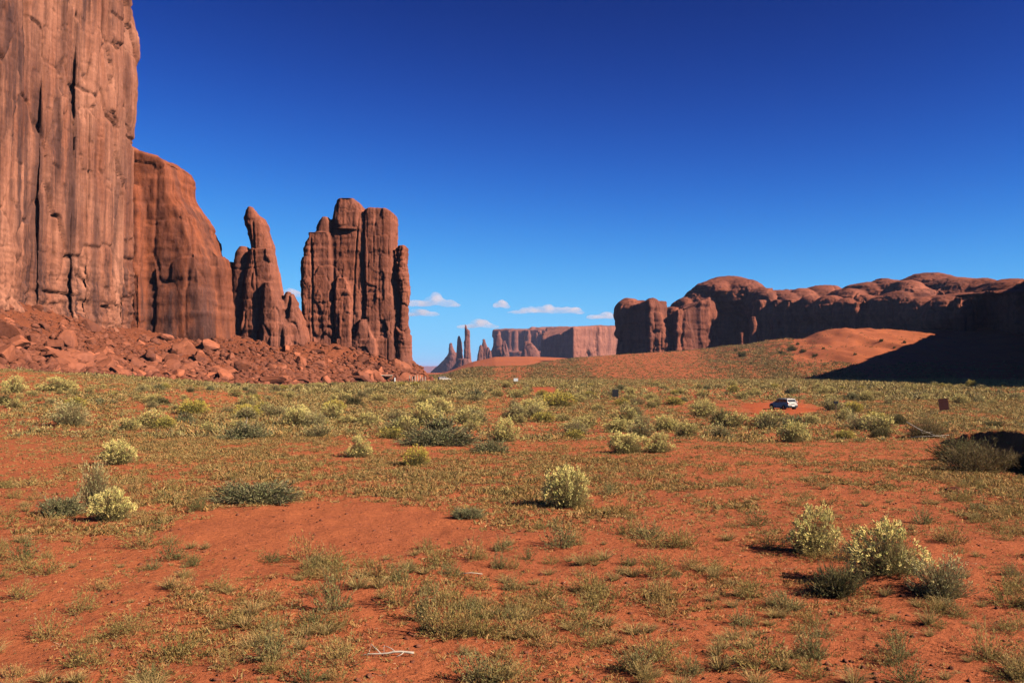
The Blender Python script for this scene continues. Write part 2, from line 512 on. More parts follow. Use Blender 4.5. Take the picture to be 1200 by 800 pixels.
def rock(name, shells, voxel, mat, unit, seed, flute=1.0, crack=1.0, block=1.0, bed=1.0, fine=1.0, smooth_it=2, bed_below=None, cap_quiet=0.6, crackw=0.035, parent=None, hstretch=5.0, warp=0.22, tiltk=0.9, joints=(), tall=1.0, stria=0.0, big=1.0):
    """unit = metres of one typical block; everything is displaced along the surface at real size"""
    V, Fc = remeshed(shells, voxel)
    V = relax(V, Fc, smooth_it)
    N = vnormals(V, Fc)
    x, y, z = (V / unit).T
    q = warp
    wx = x + q * fbm(x / 2, y / 2, z / 4, seed + 50, 3); wy = y + q * fbm(x / 2, y / 2, z / 4, seed + 60, 3); wz = z + 1.6 * q * fbm(x / 3, y / 3, z / 3, seed + 70, 3)
    side = 1 - cap_quiet * smooth(0.5, 0.9, N[:, 2])
    D = flute * unit * (0.34 * fbm(wx / 2.6, wy / 2.6, wz / (2.6 * hstretch), seed, 3)) * side
    for sc, vs, amp, k in ((3.0, 5.0, 0.50, 2), (1.25, 2.6, 0.30, 12), (0.5, 1.2, 0.13, 22)):      # slabs split off along joints, every face at its own tilt
        v, e, tl = cells(wx / sc, wy / sc, wz / (vs * tall), seed + k, True)
        gate = smooth(-0.35, 0.15, fbm(x / (4 * sc), y / (4 * sc), z / (5 * sc), seed + k + 1, 2)) if k > 2 else 1.0
        D += block * unit * amp * (big if k == 2 else 1.0) * (0.8 * (v ** 1.3 - 0.45) + tiltk * tl - 0.30 * (1 - smooth(0, 0.045, e))) * side * gate
    cr = np.abs(vnoise(wx / 2.6, wy / 2.6, wz / (2.6 * 9), seed + 3))          # long vertical cracks
    D -= crack * unit * 0.60 * (1 - smooth(crackw * 0.5, crackw * 1.8, cr)) * smooth(-0.15, 0.2, fbm(x / 5, y / 5, z / 7, seed + 4, 2)) * side
    cr2 = np.abs(vnoise(wx / 1.1, wy / 1.1, wz / 9, seed + 33))
    D -= crack * unit * 0.24 * (1 - smooth(crackw * 0.3, crackw * 1.6, cr2)) * smooth(-0.1, 0.25, fbm(x / 2, y / 2, z / 4, seed + 44, 2)) * side
    bb = vnoise(0.3 * x, 0.3 * y, wz * 1.6, seed + 5) + 0.6 * vnoise(0.4 * x, 0.4 * y, wz * 4.1, seed + 8)
    amt = 1.0 if bed_below is None else 0.15 + 1.1 * (1 - smooth(bed_below * 0.55, bed_below * 1.1, V[:, 2] + 7 * fbm(x / 3, y / 3, 0, seed + 12, 2)))
    D += bed * unit * 0.08 * bb * amt
    if bed_below is not None:                                                  # crumbling ledgy foot
        k = np.clip(amt - 0.2, 0, 1)
        for sx_, sz_, am in ((0.8, 0.55, 0.10), (2.2, 1.5, 0.09), (3.2, 8.5, 0.08)):
            v3, e3 = cells(wx * sx_, wy * sx_, wz * sz_, seed + 14 + int(sz_))
            D += bed * unit * am * ((v3 - 0.5) - 0.9 * (1 - smooth(0, .05, e3)) * (v3 > 0.5)) * k
        hs = np.abs(vnoise(0.12 * x, 0.12 * y, wz * 1.5, seed + 81))              # undercut bedding planes
        D -= bed * unit * 0.22 * (1 - smooth(0.02, 0.07, hs)) * smooth(0.0, 0.25, fbm(x / 2, y / 2, z / 2, seed + 82, 2)) * k
    for jx, wj, dj, z0, z1 in joints:                                          # the big joints that split this face
        xx = V[:, 0] - jx - 0.35 * vnoise(z / 4, jx, 0, seed + 90) - 0.12 * vnoise(z * 1.1, jx, 3, seed + 91)
        g = np.clip(1 - np.abs(xx) / wj, 0, 1) ** 0.6 * smooth(z0 - 2, z0 + 3, V[:, 2]) * (1 - smooth(z1 - 3, z1 + 2, V[:, 2]))
        D -= dj * g * (0.6 + 0.6 * vnoise(z / 1.7, jx, 7, seed + 92).clip(-.5, 1)) * (N[:, 1] < -0.55)
    if stria:                                                                  # hairline vertical fretting
        D += stria * unit * (0.030 * vnoise(x * 5, y * 5, z * 0.2, seed + 95) + 0.022 * vnoise(x * 11, y * 11, z * 0.4, seed + 96)) * side
    D += fine * unit * (0.035 * fbm(x * 4, y * 4, z * 2, seed + 15, 4) + 0.018 * fbm(x * 14, y * 14, z * 8, seed + 16, 2))
    V = V + N * D[:, None]
    base = np.array([V[:, 0].mean(), V[:, 1].mean(), V[:, 2].min()])
    me = np_mesh(name, V - base, Fc)
    off = base if parent is None else base - np.array(parent.location)
    return link(name, me, mat, parent, tuple(off))

def thing(o, label, cat, group=None):
    return tag(o, label, cat, group)

# ---- great left cliff (its top is above the frame)
Lp = [(-330, 178), (-120, 196), (-30, 210), (20, 222), (75, 236), (100, 243), (110, 250), (124, 258), (124, 268), (96, 290), (40, 300), (-330, 290)]
def cliff_x(px):
    d = np.interp(px, [-30, 20, 75, 110, 124], [205, 217, 231, 246, 254])
    return xat(px, d)
JOINTS = [(cliff_x(p), 0.5 * w, 0.7 * dp, zat(y1, 235), zat(y0, 235)) for p, w, dp, y0, y1 in
          ((9, .7, 1.6, 30, 250), (24, .5, 1.0, -40, 130), (38, .5, .9, 90, 300), (50, .7, 1.6, 110, 340), (76, .7, 1.6, 60, 150), (86, 1.3, 2.6, 16, 62), (99, .9, 2.2, 60, 210), (106, .6, 1.2, 180, 345),
           (112, .8, 1.8, 20, 110), (121, .7, 1.6, 50, 140), (130, .8, 2.0, 120, 240), (134, .6, 1.4, 250, 380), (141, .8, 1.8, 0, 120), (146, .6, 1.2, 130, 290), (46, .5, 1.0, 230, 360), (72, .6, 1.3, 250, 370), (92, .6, 1.4, 230, 380), (118, .7, 1.6, 270, 390))]
shells = [prism(Lp, -4, [-120] * len(Lp))]
for a, b, d, t in ((-60, -6, 203.5, 7), (-4, 24, 215.5, 6), (20, 47, 222, 6), (44, 68, 229, 6), (64, 86, 234.2, 6), (82, 103, 239.4, 6), (98, 116, 244.5, 6), (111, 127, 251, 6)):
    rows = [(420, a - 1, b + 1), (300, a, b), (150, a, b), (40, a, b), (-60, a, b), (-130, a, b)]
    shells.append(loft(rows, d, t, 9))
shells.append(loft([(420, 108, 128), (260, 108, 131), (165, 108, 130), (120, 108, 134), (70, 108, 136), (30, 108, 132), (0, 106, 126), (-60, 98, 116), (-120, 80, 106)], 258, 9, 3))
o = rock('sandstone_cliff', shells, 0.33, M['cliff'], 5.4, 11, flute=0.12, crack=0.5, block=0.75, bed=1.0, tiltk=0.35, crackw=0.03, joints=JOINTS, warp=0.05, tall=1.25, stria=1.0, bed_below=36, cap_quiet=0.2, hstretch=9, smooth_it=1)
thing(o, 'towering streaked red sandstone cliff filling the left edge, its top out of view', 'cliff')

# ---- shorter orange cliff behind it
shells = [loft([(420, 100, 250), (392, 102, 250), (330, 104, 243), (300, 104, 238), (275, 104, 229), (250, 104, 219), (234, 104, 208), (222, 104, 201), (206, 104, 200), (195, 104, 199.5), (188, 104, 198), (183, 104, 191), (176, 104, 172), (171, 104, 154)], 291, 16, 9),
          loft([(420, 218, 268), (390, 222, 266), (340, 226, 263), (322, 228, 260), (306, 230, 258), (300, 232, 257), (293, 234, 250), (287, 235, 247), (283, 236, 246), (272, 230, 238), (264, 228, 232)], 300, 8, 6),
          loft([(420, 228, 274), (395, 234, 272), (350, 240, 268), (326, 246, 264), (312, 250, 260)], 304, 6, 4),
          loft([(420, 142, 166), (330, 144, 164), (250, 145, 161), (215, 144, 156)], 287, 4, 4)]
o = rock('sandstone_buttress', shells, 0.42, M['buttress'], 6.0, 27, flute=0.3, crack=0.3, block=0.5, bed=1.0, tiltk=0.5, stria=0.5, big=0.6, hstretch=6, smooth_it=1)
thing(o, 'bright orange sandstone cliff with dark mineral stains and sloping shoulder beside the towering cliff', 'cliff')

# ---- leaning finger spire on its broken pedestal
D3 = 309
shells = [loft([(420, 262, 296), (395, 264, 295), (340, 267, 293), (305, 270, 291), (296, 273, 288), (288, 279, 287)], D3, 6, 3),
          loft([(420, 274, 330), (395, 275, 329), (350, 279, 327), (325, 282, 322), (308, 286, 319), (290, 289, 316)], D3 - 2, 7, 4),
          loft([(300, 291, 317), (285, 289, 316), (272, 286, 313), (262, 283, 310), (254, 282, 305), (250, 284, 299), (245, 286, 296), (241, 289, 293)], D3, 5, 2.6),
          loft([(420, 296, 334), (395, 297, 333), (362, 300, 331), (345, 303, 323), (330, 306, 318)], D3 - 4, 6, 2.8),
          loft([(420, 314, 358), (395, 316, 356), (372, 320, 352), (356, 326, 347), (345, 331, 342), (341, 334, 338)], D3 + 1, 7, 3), loft([(420, 306, 340), (395, 308, 338), (368, 312, 333), (352, 316, 328)], D3 - 3, 6, 3),
          loft([(420, 250, 282), (395, 254, 280), (350, 258, 277), (322, 262, 275), (305, 264, 271)], D3 + 3, 6, 2.8)]
o = rock('rock_spire', shells, 0.30, M['hand'], 4.2, 41, flute=0.25, stria=0.6, big=0.6, crack=0.6, block=0.6, bed=0.55, hstretch=2.5, crackw=0.028, smooth_it=1)
thing(o, 'leaning finger shaped rock spire rising from a broken pedestal, left of the blocky butte', 'rock spire')

# ---- blocky butte like a raised hand, with its thin pinnacle as a part
D4 = 318
root = empty('sandstone_butte', (xat(415, D4), D4 + 8, 0))
thing(root, 'blocky red sandstone butte shaped like a raised hand with a thin pinnacle on its right', 'butte')
shells = [loft([(432, 351, 474), (425, 352, 473), (395, 353, 471), (330, 354, 469), (300, 356, 462)], D4 + 1.6, 8, 14),                                     # the body behind the fingers
          loft([(305, 362, 461), (270, 366, 460), (262, 386, 459), (252, 390, 458)], D4 + 1.4, 7, 14),
          loft([(428, 351, 391), (395, 352, 391), (340, 351, 390), (304, 351, 389), (290, 353, 388), (276, 357, 387), (271, 359, 384)], D4, 9, 9),
          loft([(300, 366, 390), (280, 365, 389), (268, 366, 388), (258, 370, 387), (253, 375, 383)], D4 + 1, 7, 3.5),
          loft([(428, 391, 425), (395, 391, 425), (330, 390, 425), (280, 387, 424), (262, 387, 424)], D4 + 1, 10, 9),
          loft([(268, 386, 424), (254, 385, 424), (246, 386, 423), (238, 388, 421), (233, 391, 417), (230, 395, 413)], D4, 9, 4),
          loft([(428, 391, 414), (395, 391, 412), (345, 391, 411), (331, 391, 408), (325, 394, 403)], D4 - 1.0, 6, 7),
          loft([(432, 424, 464), (395, 424, 463), (330, 424.5, 461), (290, 424, 460), (255, 424.5, 459.5), (247, 425, 459), (243, 428, 452)], D4 + 0.5, 10, 9),
          loft([(432, 405, 444), (400, 410, 440), (386, 415, 432), (374, 420, 427)], D4 - 1.2, 4, 3),
          loft([(434, 453, 479), (400, 455, 477), (360, 456, 474), (335, 457, 470), (322, 459, 464)], D4 + 3, 7, 6)]
rock('main_block', shells, 0.27, M['hand'], 4.4, 77, flute=0.2, stria=0.6, big=0.5, crack=0.5, block=0.50, bed=0.55, hstretch=2.5, crackw=0.028, warp=0.12, parent=root, smooth_it=1)
shells = [loft([(436, 462, 479), (400, 463, 479), (370, 464, 479), (345, 465, 479), (332, 464, 479), (318, 461, 477), (306, 462, 476), (297, 463, 476), (290, 463, 476), (287, 465, 473)], D4 + 1, 1.5, 2.6)]
rock('pinnacle', shells, 0.22, M['hand'], 2.6, 91, flute=0.8, crack=0.4, block=0.8, bed=0.9, parent=root)

# ---- talus apron below the cliffs
T_TOP = np.array([(-200, 306, 190), (-60, 325, 207), (0, 336, 220), (75, 362, 237), (110, 375, 248), (140, 385, 262), (200, 392, 294), (255, 393, 304), (300, 395, 312), (350, 398, 319), (430, 404, 322), (466, 414, 324), (485, 425, 332), (507, 445, 338)], float)
T_FOOT = np.array([(-200, 424, 140), (-60, 430, 158), (0, 433.5, 166), (60, 437, 176), (120, 441.5, 190), (165, 445, 202), (200, 447, 212), (270, 451, 228), (335, 454, 240), (348, 451, 258), (400, 447.5, 288), (440, 447, 296), (480, 447.2, 300), (509, 448, 318)], float)
def talus_points(u, v):
    k = np.clip(u, 0, 1) * (len(T_TOP) - 1)
    i = np.minimum(k.astype(int), len(T_TOP) - 2); f = (k - i)[..., None]
    t = T_TOP[i] * (1 - f) + T_TOP[i + 1] * f; b = T_FOOT[i] * (1 - f) + T_FOOT[i + 1] * f
    A = np.stack([xat(t[..., 0], t[..., 2]), t[..., 2], zat(t[..., 1], t[..., 2])], -1)
    B = np.stack([xat(b[..., 0], b[..., 2]), b[..., 2], zat(b[..., 1], b[..., 2])], -1)
    s = np.asarray(v)[..., None]
    P = A * (1 - s) + B * s
    P[..., 2] -= 1.6 * np.sin(np.clip(s[..., 0], 0, 1) * math.pi) * 1.0
    return P
def talus_z_noise(P):
    x, y, z = np.moveaxis(P, -1, 0)
    v, e = cells(x / 3.4, y / 3.4, z / 3.4, 5)
    return 1.2 * fbm(x / 9, y / 9, z / 9, 2, 4) + 0.9 * (v - 0.45) * smooth(0, 0.2, e) + 0.45 * fbm(x / 1.6, y / 1.6, z / 1.6, 4, 4)
uu, vv = np.meshgrid(np.linspace(0, 1, 760), np.linspace(-0.06, 1.1, 190), indexing='ij')
Pt = talus_points(uu, vv)
fade = smooth(0, 0.12, 1.04 - vv)
Pt[..., 2] += talus_z_noise(Pt) * fade - 0.9 * smooth(0.97, 1.1, vv)
n, m = uu.shape
ii, jj = np.meshgrid(np.arange(n - 1), np.arange(m - 1), indexing='ij')
a = (ii * m + jj).ravel()
tag(link('talus_slope', np_mesh('talus_slope', Pt.reshape(-1, 3), np.stack([a, a + m, a + m + 1, a + 1], -1)[:, ::-1]), M['talus']), kind='structure')

# ---- boulders on the talus
def boulder_mesh(name, seed, sub=3):
    import bmesh
    rg = np.random.default_rng(seed)
    bm = bmesh.new()
    bmesh.ops.create_icosphere(bm, subdivisions=sub, radius=1.0)
    V = np.array([v.co for v in bm.verts])
    for k in range(15):                                         # flat fracture faces
        n = rg.normal(size=3); n /= np.linalg.norm(n)
        h = rg.uniform(0.42, 0.78)
        dd = V @ n - h
        V = V - np.where(dd > 0, dd, 0)[:, None] * n * 0.94
    V += 0.035 * np.stack([fbm(V[:, 0] * 2.5 + seed, V[:, 1] * 2.5, V[:, 2] * 2.5 + 7 * q, seed, 3) for q in range(3)], 1)
    for v, c in zip(bm.verts, V): v.co = c
    me = bpy.data.meshes.new(name); bm.to_mesh(me); bm.free()
    me.materials.append(M['boulder'])
    return me
BOULD = [boulder_mesh('boulder', 300 + k) for k in range(14)]
rb = np.random.default_rng(8)
def add_boulder(P, r, label, group=None, name='boulder', flat=0.75, mesh=None):
    o = link(name, mesh or BOULD[rb.integers(len(BOULD))])
    o.location = tuple(P); o.rotation_euler = tuple(rb.uniform(-0.35, 0.35, 2)) + (rb.uniform(0, 6.28),)
    o.scale = (r * rb.uniform(0.85, 1.25), r * rb.uniform(0.8, 1.2), r * flat * rb.uniform(0.8, 1.15))
    return tag(o, label, 'boulder', group)
def talus_at(px, py):
    """point of the talus seen at a pixel"""
    Q = Pt.reshape(-1, 3)
    q = np.argmin((600 + Q[:, 0] / Q[:, 1] * F - px) ** 2 + (HOR - (Q[:, 2] - EYE) / Q[:, 1] * F - py) ** 2)
    return Q[q]
NAMED = [(213, 414, 26, .8, 'pale orange giant boulder with a smooth rounded top below the orange cliff'),
         (38, 404, 15, .9, 'big brown rounded boulder with a striped face halfway up the left talus'),
         (85, 419, 14, .8, 'large wedge shaped slab leaning among boulders below the left talus middle'),
         (10, 375, 16, .35, 'dark undercut ledge boulder high on the talus at the left edge'),
         (315, 445, 26, .35, 'long low flat boulder lying at the talus foot in front of the spire'),
         (100, 431, 14, .6, 'flat red slab boulder at the very foot of the left talus'),
         (58, 425, 11, .7, 'leaning red boulder with a dark hollow beneath it at the talus foot'),
         (236, 441, 10, .7, 'squat red boulder at the foot of the talus below the orange cliff'),
         (335, 411, 9, .8, 'dark brown boulder high on the talus below the leaning spire'),
         (372, 428, 10, .8, 'dark split boulder in the rubble below the blocky butte'),
         (250, 450, 9, .5, 'low flat boulder half buried where talus meets the green plain'),
         (175, 432, 10, .8, 'angular dark boulder in mid talus below the cliff corner')]
for px, py, rp, fl, lab in NAMED:
    P = talus_at(px, py)
    add_boulder(P, rp * P[1] / F, lab, flat=fl)
for k in range(280):
    u, v = rb.uniform(0.1, 0.99), 1 - abs(rb.normal(0, 0.36))
    if v < 0.03: v = rb.uniform(0.2, 1)
    P = talus_points(np.array([u]), np.array([v]))[0]
    P[2] += float(talus_z_noise(P[None])[0]) * (1 - v * 0.9)
    r = min(3.5, 0.95 * (1 + rb.pareto(1.9)))
    far = P[0] / P[1] * F + 600
    zone = ('red boulder tumbled on the talus below the towering left cliff', 'boulders under the left cliff') if far < 150 else (
            ('red boulder tumbled on the talus below the orange cliff', 'boulders under the orange cliff') if far < 262 else
            ('brown red boulder tumbled on the talus below the leaning spire', 'boulders under the spire') if far < 350 else
            ('brown red boulder tumbled on the talus below the blocky butte', 'boulders under the butte'))
    add_boulder(P + np.array([0, 0, r * 0.15]), r, *zone)

# small rubble nobody would count
def rubble(name, pts, sizes, seed, mat):
    rg = np.random.default_rng(seed)
    base = np.array([(0,0,1),(1,0,0),(0,1,0),(-1,0,0),(0,-1,0),(0,0,-1),(.62,.62,.45),(-.62,.62,.5),(-.6,-.62,.4),(.6,-.66,.45)], float)
    tri = np.array([(0,6,7),(0,7,8),(0,8,9),(0,9,6),(6,1,2),(6,2,7),(7,2,3),(7,3,8),(8,3,4),(8,4,9),(9,4,1),(9,1,6),(5,2,1),(5,3,2),(5,4,3),(5,1,4)])
    n = len(pts)
    B = base[None] * (1 + rg.uniform(-0.35, 0.35, (n, 10, 1))) * (sizes[:, None] * rg.uniform(0.6, 1.3, (n, 3)))[:, None, :] * np.array([1, 1, .75])
    a = rg.uniform(0, 6.28, n); c, s = np.cos(a)[:, None], np.sin(a)[:, None]
    Vv = np.stack([B[..., 0] * c - B[..., 1] * s, B[..., 0] * s + B[..., 1] * c, B[..., 2] + 0.3 * B[..., 0] * rg.uniform(-1, 1, (n, 1))], -1) + pts[:, None, :]
    Fc = (tri[None] + (np.arange(n) * 10)[:, None, None]).reshape(-1, 3)
    return tag(link(name, np_mesh(name, Vv.reshape(-1, 3), Fc), mat), kind='stuff')
NR = 22000
u = rb.uniform(0.08, 1, NR); v = 1.03 - np.abs(rb.normal(0, 0.5, NR)); v = np.where(v < 0, rb.uniform(0, 1, NR), v)
P = talus_points(u, v); P[:, 2] += talus_z_noise(P) * (1 - 0.9 * np.clip(v, 0, 1))
rubble('talus_rubble', P, 0.18 * (1 + rb.pareto(1.7, NR)).clip(0, 7), 3, M['boulder'])

# ---- right hand rocks
D5 = 900
o = rock('rock_fin', [prism([(721, 925), (763, 893), (784, 925), (742, 960)], 0, [362, 351, 353, 352], inset=0.06),
                      dome(738, 348.5, 928, 14, 16, 14), dome(764, 349, 915, 12, 15, 20),
                      loft([(425, 752, 806), (408, 758, 797), (385, 762, 784), (365, 763, 777)], 898, 18, 2.4)], 0.8, M['mesa'], 9.0, 5, flute=0.5, crack=0.6, block=0.6, bed=1.2, smooth_it=2)
thing(o, 'square rock outcrop standing apart, front face black in shade and right side lit', 'rock outcrop')

shells = [prism([(783, 925), (793, 893), (832, 905), (836, 950), (834, 1000), (783, 990)], 5, [370, 362, 350, 343, 340, 364], inset=0.05),
          dome(788, 358, 945, 11, 28, 22), dome(803, 347.5, 955, 16, 34, 26), dome(818, 337, 965, 20, 40, 26),
          prism([(822, 958), (852, 952), (892, 945), (905, 1010), (825, 1010)], 5, [336, 331, 335, 338, 338], n_sub=6),          # back wall of the alcove
          dome(853, 325, 985, 38, 62, 22), dome(838, 328.5, 962, 24, 36, 12), dome(866, 327.5, 960, 26, 38, 12), dome(888, 335, 945, 19, 42, 18), dome(897, 340, 915, 14, 32, 22),
          prism([(882, 900), (890, 884), (906, 888), (908, 960), (884, 960)], 5, [354, 352, 352, 345, 345], inset=0.05),
          loft([(420, 878, 890), (400, 879, 889), (380, 881, 888), (370, 882, 887)], 878, 5, 2.5), loft([(420, 834, 846), (400, 835, 842), (392, 836, 840)], 915, 4, 2.5)]
o = rock('domed_butte', shells, 0.85, M['mesa'], 9.0, 15, flute=0.25, crack=0.4, block=0.45, bed=1.3, smooth_it=3, cap_quiet=0.75)
thing(o, 'rounded dome of red rock with a huge black shaded alcove in its front', 'butte')

shells = [prism([(903, 897), (912, 878), (936, 872), (962, 850), (1004, 798), (1022, 808), (1070, 762), (1119, 726), (1126, 722), (1154, 730), (1190, 676), (1290, 620), (1330, 1010), (903, 1050)], 5,
                [356, 354, 354, 357, 354, 352, 358, 356, 352, 351, 342, 332, 333, 340], n_sub=6)]
for px, py, d, rx, ry, rz in ((918, 340, 905, 20, 30, 24), (938, 339, 915, 24, 34, 22), (962, 334.5, 935, 30, 50, 24), (990, 337, 880, 20, 46, 20), (1012, 331, 900, 28, 60, 26),
                              (1034, 327, 890, 26, 60, 28), (1058, 328, 860, 26, 50, 26), (1086, 320.5, 900, 40, 70, 34), (1050, 341, 800, 18, 34, 15), (1076, 343, 790, 16, 34, 14),
                              (1112, 325, 860, 38, 70, 34), (1140, 328, 840, 34, 80, 30), (1100, 345, 770, 14, 30, 14), (1165, 330, 800, 34, 80, 32), (1140, 343, 765, 16, 30, 14), (1190, 326, 760, 40, 70, 34),
                              (925, 347, 885, 14, 16, 12), (951, 347, 868, 15, 18, 13), (973, 345, 845, 16, 20, 14), (993, 349, 822, 13, 16, 14), (1014, 345, 822, 15, 18, 14), (1036, 346, 800, 17, 20, 16), (1058, 352, 782, 13, 16, 13), (1080, 348, 768, 15, 18, 14), (1108, 347, 748, 17, 22, 16)):
    shells.append(dome(px, py, d, rx, ry, rz))
for a, b, d in ((906, 917, 876), (919, 934, 870)):
    shells.append(loft([(420, a - 1, b + 1), (380, a, b), (358, a, b), (350, a + 2, b - 2)], d, 8, 2.6))
for a, b, d in ((1122, 1134, 716), (1136, 1146, 716), (1146, 1158, 724)):
    shells.append(loft([(420, a - 1, b + 1), (380, a, b), (356, a + 1, b), (347, a + 2, b - 2)], d, 6, 2.6))
o = rock('slickrock_mesa', shells, 0.95, M['mesa'], 10.0, 25, flute=0.7, crack=0.6, block=0.6, bed=1.5, smooth_it=3, cap_quiet=0.75)
thing(o, 'long mesa of rolling slickrock domes with black shaded walls along the right horizon', 'mesa')

# the butte that closes the view on the right: it stands just outside the frame, its shade falls across the dune
def wpx(x, y): return (600 + x / y * F, y)
plan = [wpx(205, 175), wpx(420, 175), wpx(620, 775), wpx(425, 800), wpx(409, 770), wpx(300, 545), wpx(200, 335)]
o = rock('shaded_butte', [prism(plan, -2, [zz for zz in [HOR - (h - EYE) / d * F for h, (p, d) in zip((76, 84, 84, 84, 80, 74, 73), plan)]], inset=0.03, n_sub=8, roundtop=4)], 1.6, M['mesa'], 12.0, 31, flute=0.7, crack=0.5, block=0.5, bed=0.5, smooth_it=3)
thing(o, 'dark butte wholly in shade at the right edge above the shadowed dune', 'butte')

o = rock('rock_pillar', [loft([(409, 867.6, 871.6), (400, 868.5, 871), (394, 868.2, 870.8), (391, 867.2, 871.6), (389.5, 868, 870.8)], 815, 1.0, 2.6)], 0.22, M['mesa'], 2.0, 3, flute=0.4, crack=0, block=0.5, bed=0.5, smooth_it=1)
thing(o, 'thin pale rock pillar with a cap standing before the black alcove', 'rock pillar')

# ---- distant monuments
def far_rock(name, shells, voxel, unit, seed, label, cat, mat='far', **kw):
    return thing(rock(name, shells, voxel, M[mat], unit, seed, **kw), label, cat)
far_rock('butte', [prism([(634, 2350), (672, 2150), (735, 2230), (760, 2500), (640, 2600)], -10, [399, 383, 381, 380, 383], n_sub=6), dome(690, 383, 2250, 40, 60, 30)], 3.2, 26, 3,
         'brown butte with a dark shaded left face in front of the purple mesa', 'butte', mat='far_pale', flute=0.6, crack=0.7, block=0.5, bed=0.4)
far_rock('flat_topped_mesa', [prism([(577, 3700), (610, 3640), (655, 3600), (760, 3640), (800, 4300), (585, 4300)], -40, [386.5, 386.5, 384.5, 384, 384, 386], n_sub=8),
                              prism([(620, 3720), (780, 3720), (780, 4250), (640, 4250)], 0, [383.5, 383, 383, 383.5]),
                              prism([(570, 3600), (600, 3500), (655, 3470), (780, 3520), (800, 4300), (566, 4300)], -40, 412, inset=0.03)]
                             + [loft([(420, p - 4, p + 4), (395, p - 3, p + 3), (387, p - 3, p + 3)], 3610 - 0.6 * (p - 577), 20, 3) for p in (584, 597, 604, 619, 631, 640, 652)], 5, 34, 7,
         'long flat topped purple mesa on the far horizon', 'mesa', flute=0.6, crack=0.8, block=0.6, bed=0.3)
far_rock('rock_spire', [loft([(432, 542, 553), (420, 543, 551.8), (405, 543.6, 550.6), (395, 543.8, 550.4), (387, 544, 550), (385, 544, 546.8), (380, 544.2, 546)], 2600, 1.0, 2.6)], 1.1, 8, 21,
         'tallest needle thin spire of the far group, standing in the valley gap', 'rock spire', flute=0.3, crack=0.2, block=0.5, bed=0.5)
far_rock('rock_spire', [loft([(432, 533.5, 545), (422, 534, 543), (410, 534.5, 542), (400, 535, 540.5), (395, 535.4, 539.2), (393, 536.3, 538.3)], 2620, 1.0, 2.6)], 1.1, 8, 22,
         'round topped spire just left of the tallest far needle', 'rock spire', flute=0.6, crack=0.3, block=0.5, bed=0.6)
far_rock('rock_spire', [loft([(425, 559, 578), (418, 561, 576), (408, 563.5, 572.5), (401, 565.3, 569.5), (397, 566, 568)], 2800, 0.9, 3), loft([(425, 559, 566), (410, 561, 565.5), (404, 562.8, 565)], 2780, .9, 3), loft([(425, 569, 577), (414, 570, 575.5), (407, 570.5, 573.5)], 2780, .9, 3)], 1.5, 11, 23,
         'pointed triangular spire between the tall needle and the purple mesa', 'rock spire', flute=0.8, crack=0.7, block=0.6, bed=0.4)
far_rock('rock_spire', [loft([(425, 574, 598), (415, 576, 596), (408, 578, 594), (402, 580, 588), (396, 581.5, 586.5), (392, 582.4, 585.6)], 2850, 0.8, 2.4), loft([(420, 588, 597), (405, 589, 594.5), (399, 590, 592)], 2830, 0.9, 2.4)], 2.0, 18, 24,
         'ragged double peaked spire in front of the left end of the purple mesa', 'rock spire', flute=0.8, crack=0.7, block=0.6, bed=0.4)
far_rock('rock_outcrop', [loft([(425, 608, 636), (415, 610, 634), (408, 612, 630), (402, 614, 624), (400, 616, 620)], 2900, 0.8, 2.4)], 2.2, 18, 26,
         'low ragged rock outcrop below the middle of the purple mesa', 'rock outcrop', flute=0.8, crack=0.7, block=0.6, bed=0.4)
far_rock('rock_outcrop', [loft([(425, 640, 660), (404, 643, 656), (396, 645, 653)], 3000, 0.8, 2.6)], 2.2, 18, 36,
         'small stubby rock outcrop peeping over the shaded face of the brown butte', 'rock outcrop', flute=0.8, crack=0.7, block=0.6, bed=0.4)
far_rock('rock_spire', [loft([(422, 525.5, 534.5), (412, 526.2, 532.5), (406, 527, 530), (402, 527.7, 529.2)], 3600, 1.0, 2.4)], 2.2, 18, 27,
         'small dark spire on top of the purple talus cone at the far left', 'rock spire', flute=0.5, crack=0.3, block=0.5, bed=0.6)
far_rock('talus_cone', [loft([(452, 478, 590), (443, 494, 575), (432, 507, 560), (424, 517, 545), (417, 523, 538), (412, 526, 534)], 3600, 0.9, 2.0)], 5, 40, 28,
         'smooth purple talus cone sloping down to the left beneath the small dark spire', 'rock slope', flute=0.25, crack=0.0, block=0.1, bed=0.1)
far_rock('rock_mound', [loft([(436, 524, 560), (430, 530, 556), (424, 534, 553.5), (420, 536, 551)], 2590, 0.9, 2.2)], 2.4, 20, 29,
         'red rubble mound carrying the two tallest far needles', 'rock slope', flute=0.5, crack=0.2, block=0.4, bed=0.4)
# blue mountains on the horizon
xs = np.linspace(-14000, 8000, 300); dy = np.linspace(0, 2500, 24)
X, Y = np.meshgrid(xs, 14000 + dy, indexing='ij')
Hh = (95 + 60 * fbm(X / 1900, 0, 0, 4, 4)) * np.sin(np.clip((Y - 14000) / 2500, 0, 1) * math.pi) ** 0.7 + 12 * fbm(X / 400, Y / 400, 0, 5, 4)
n, m = X.shape
ii, jj = np.meshgrid(np.arange(n - 1), np.arange(m - 1), indexing='ij'); a = (ii * m + jj).ravel()
tag(link('mountains', np_mesh('mountains', np.stack([X, Y, Hh - 30], -1).reshape(-1, 3), np.stack([a, a + m, a + m + 1, a + 1], -1), smooth_shade=True), M['far']), kind='structure')

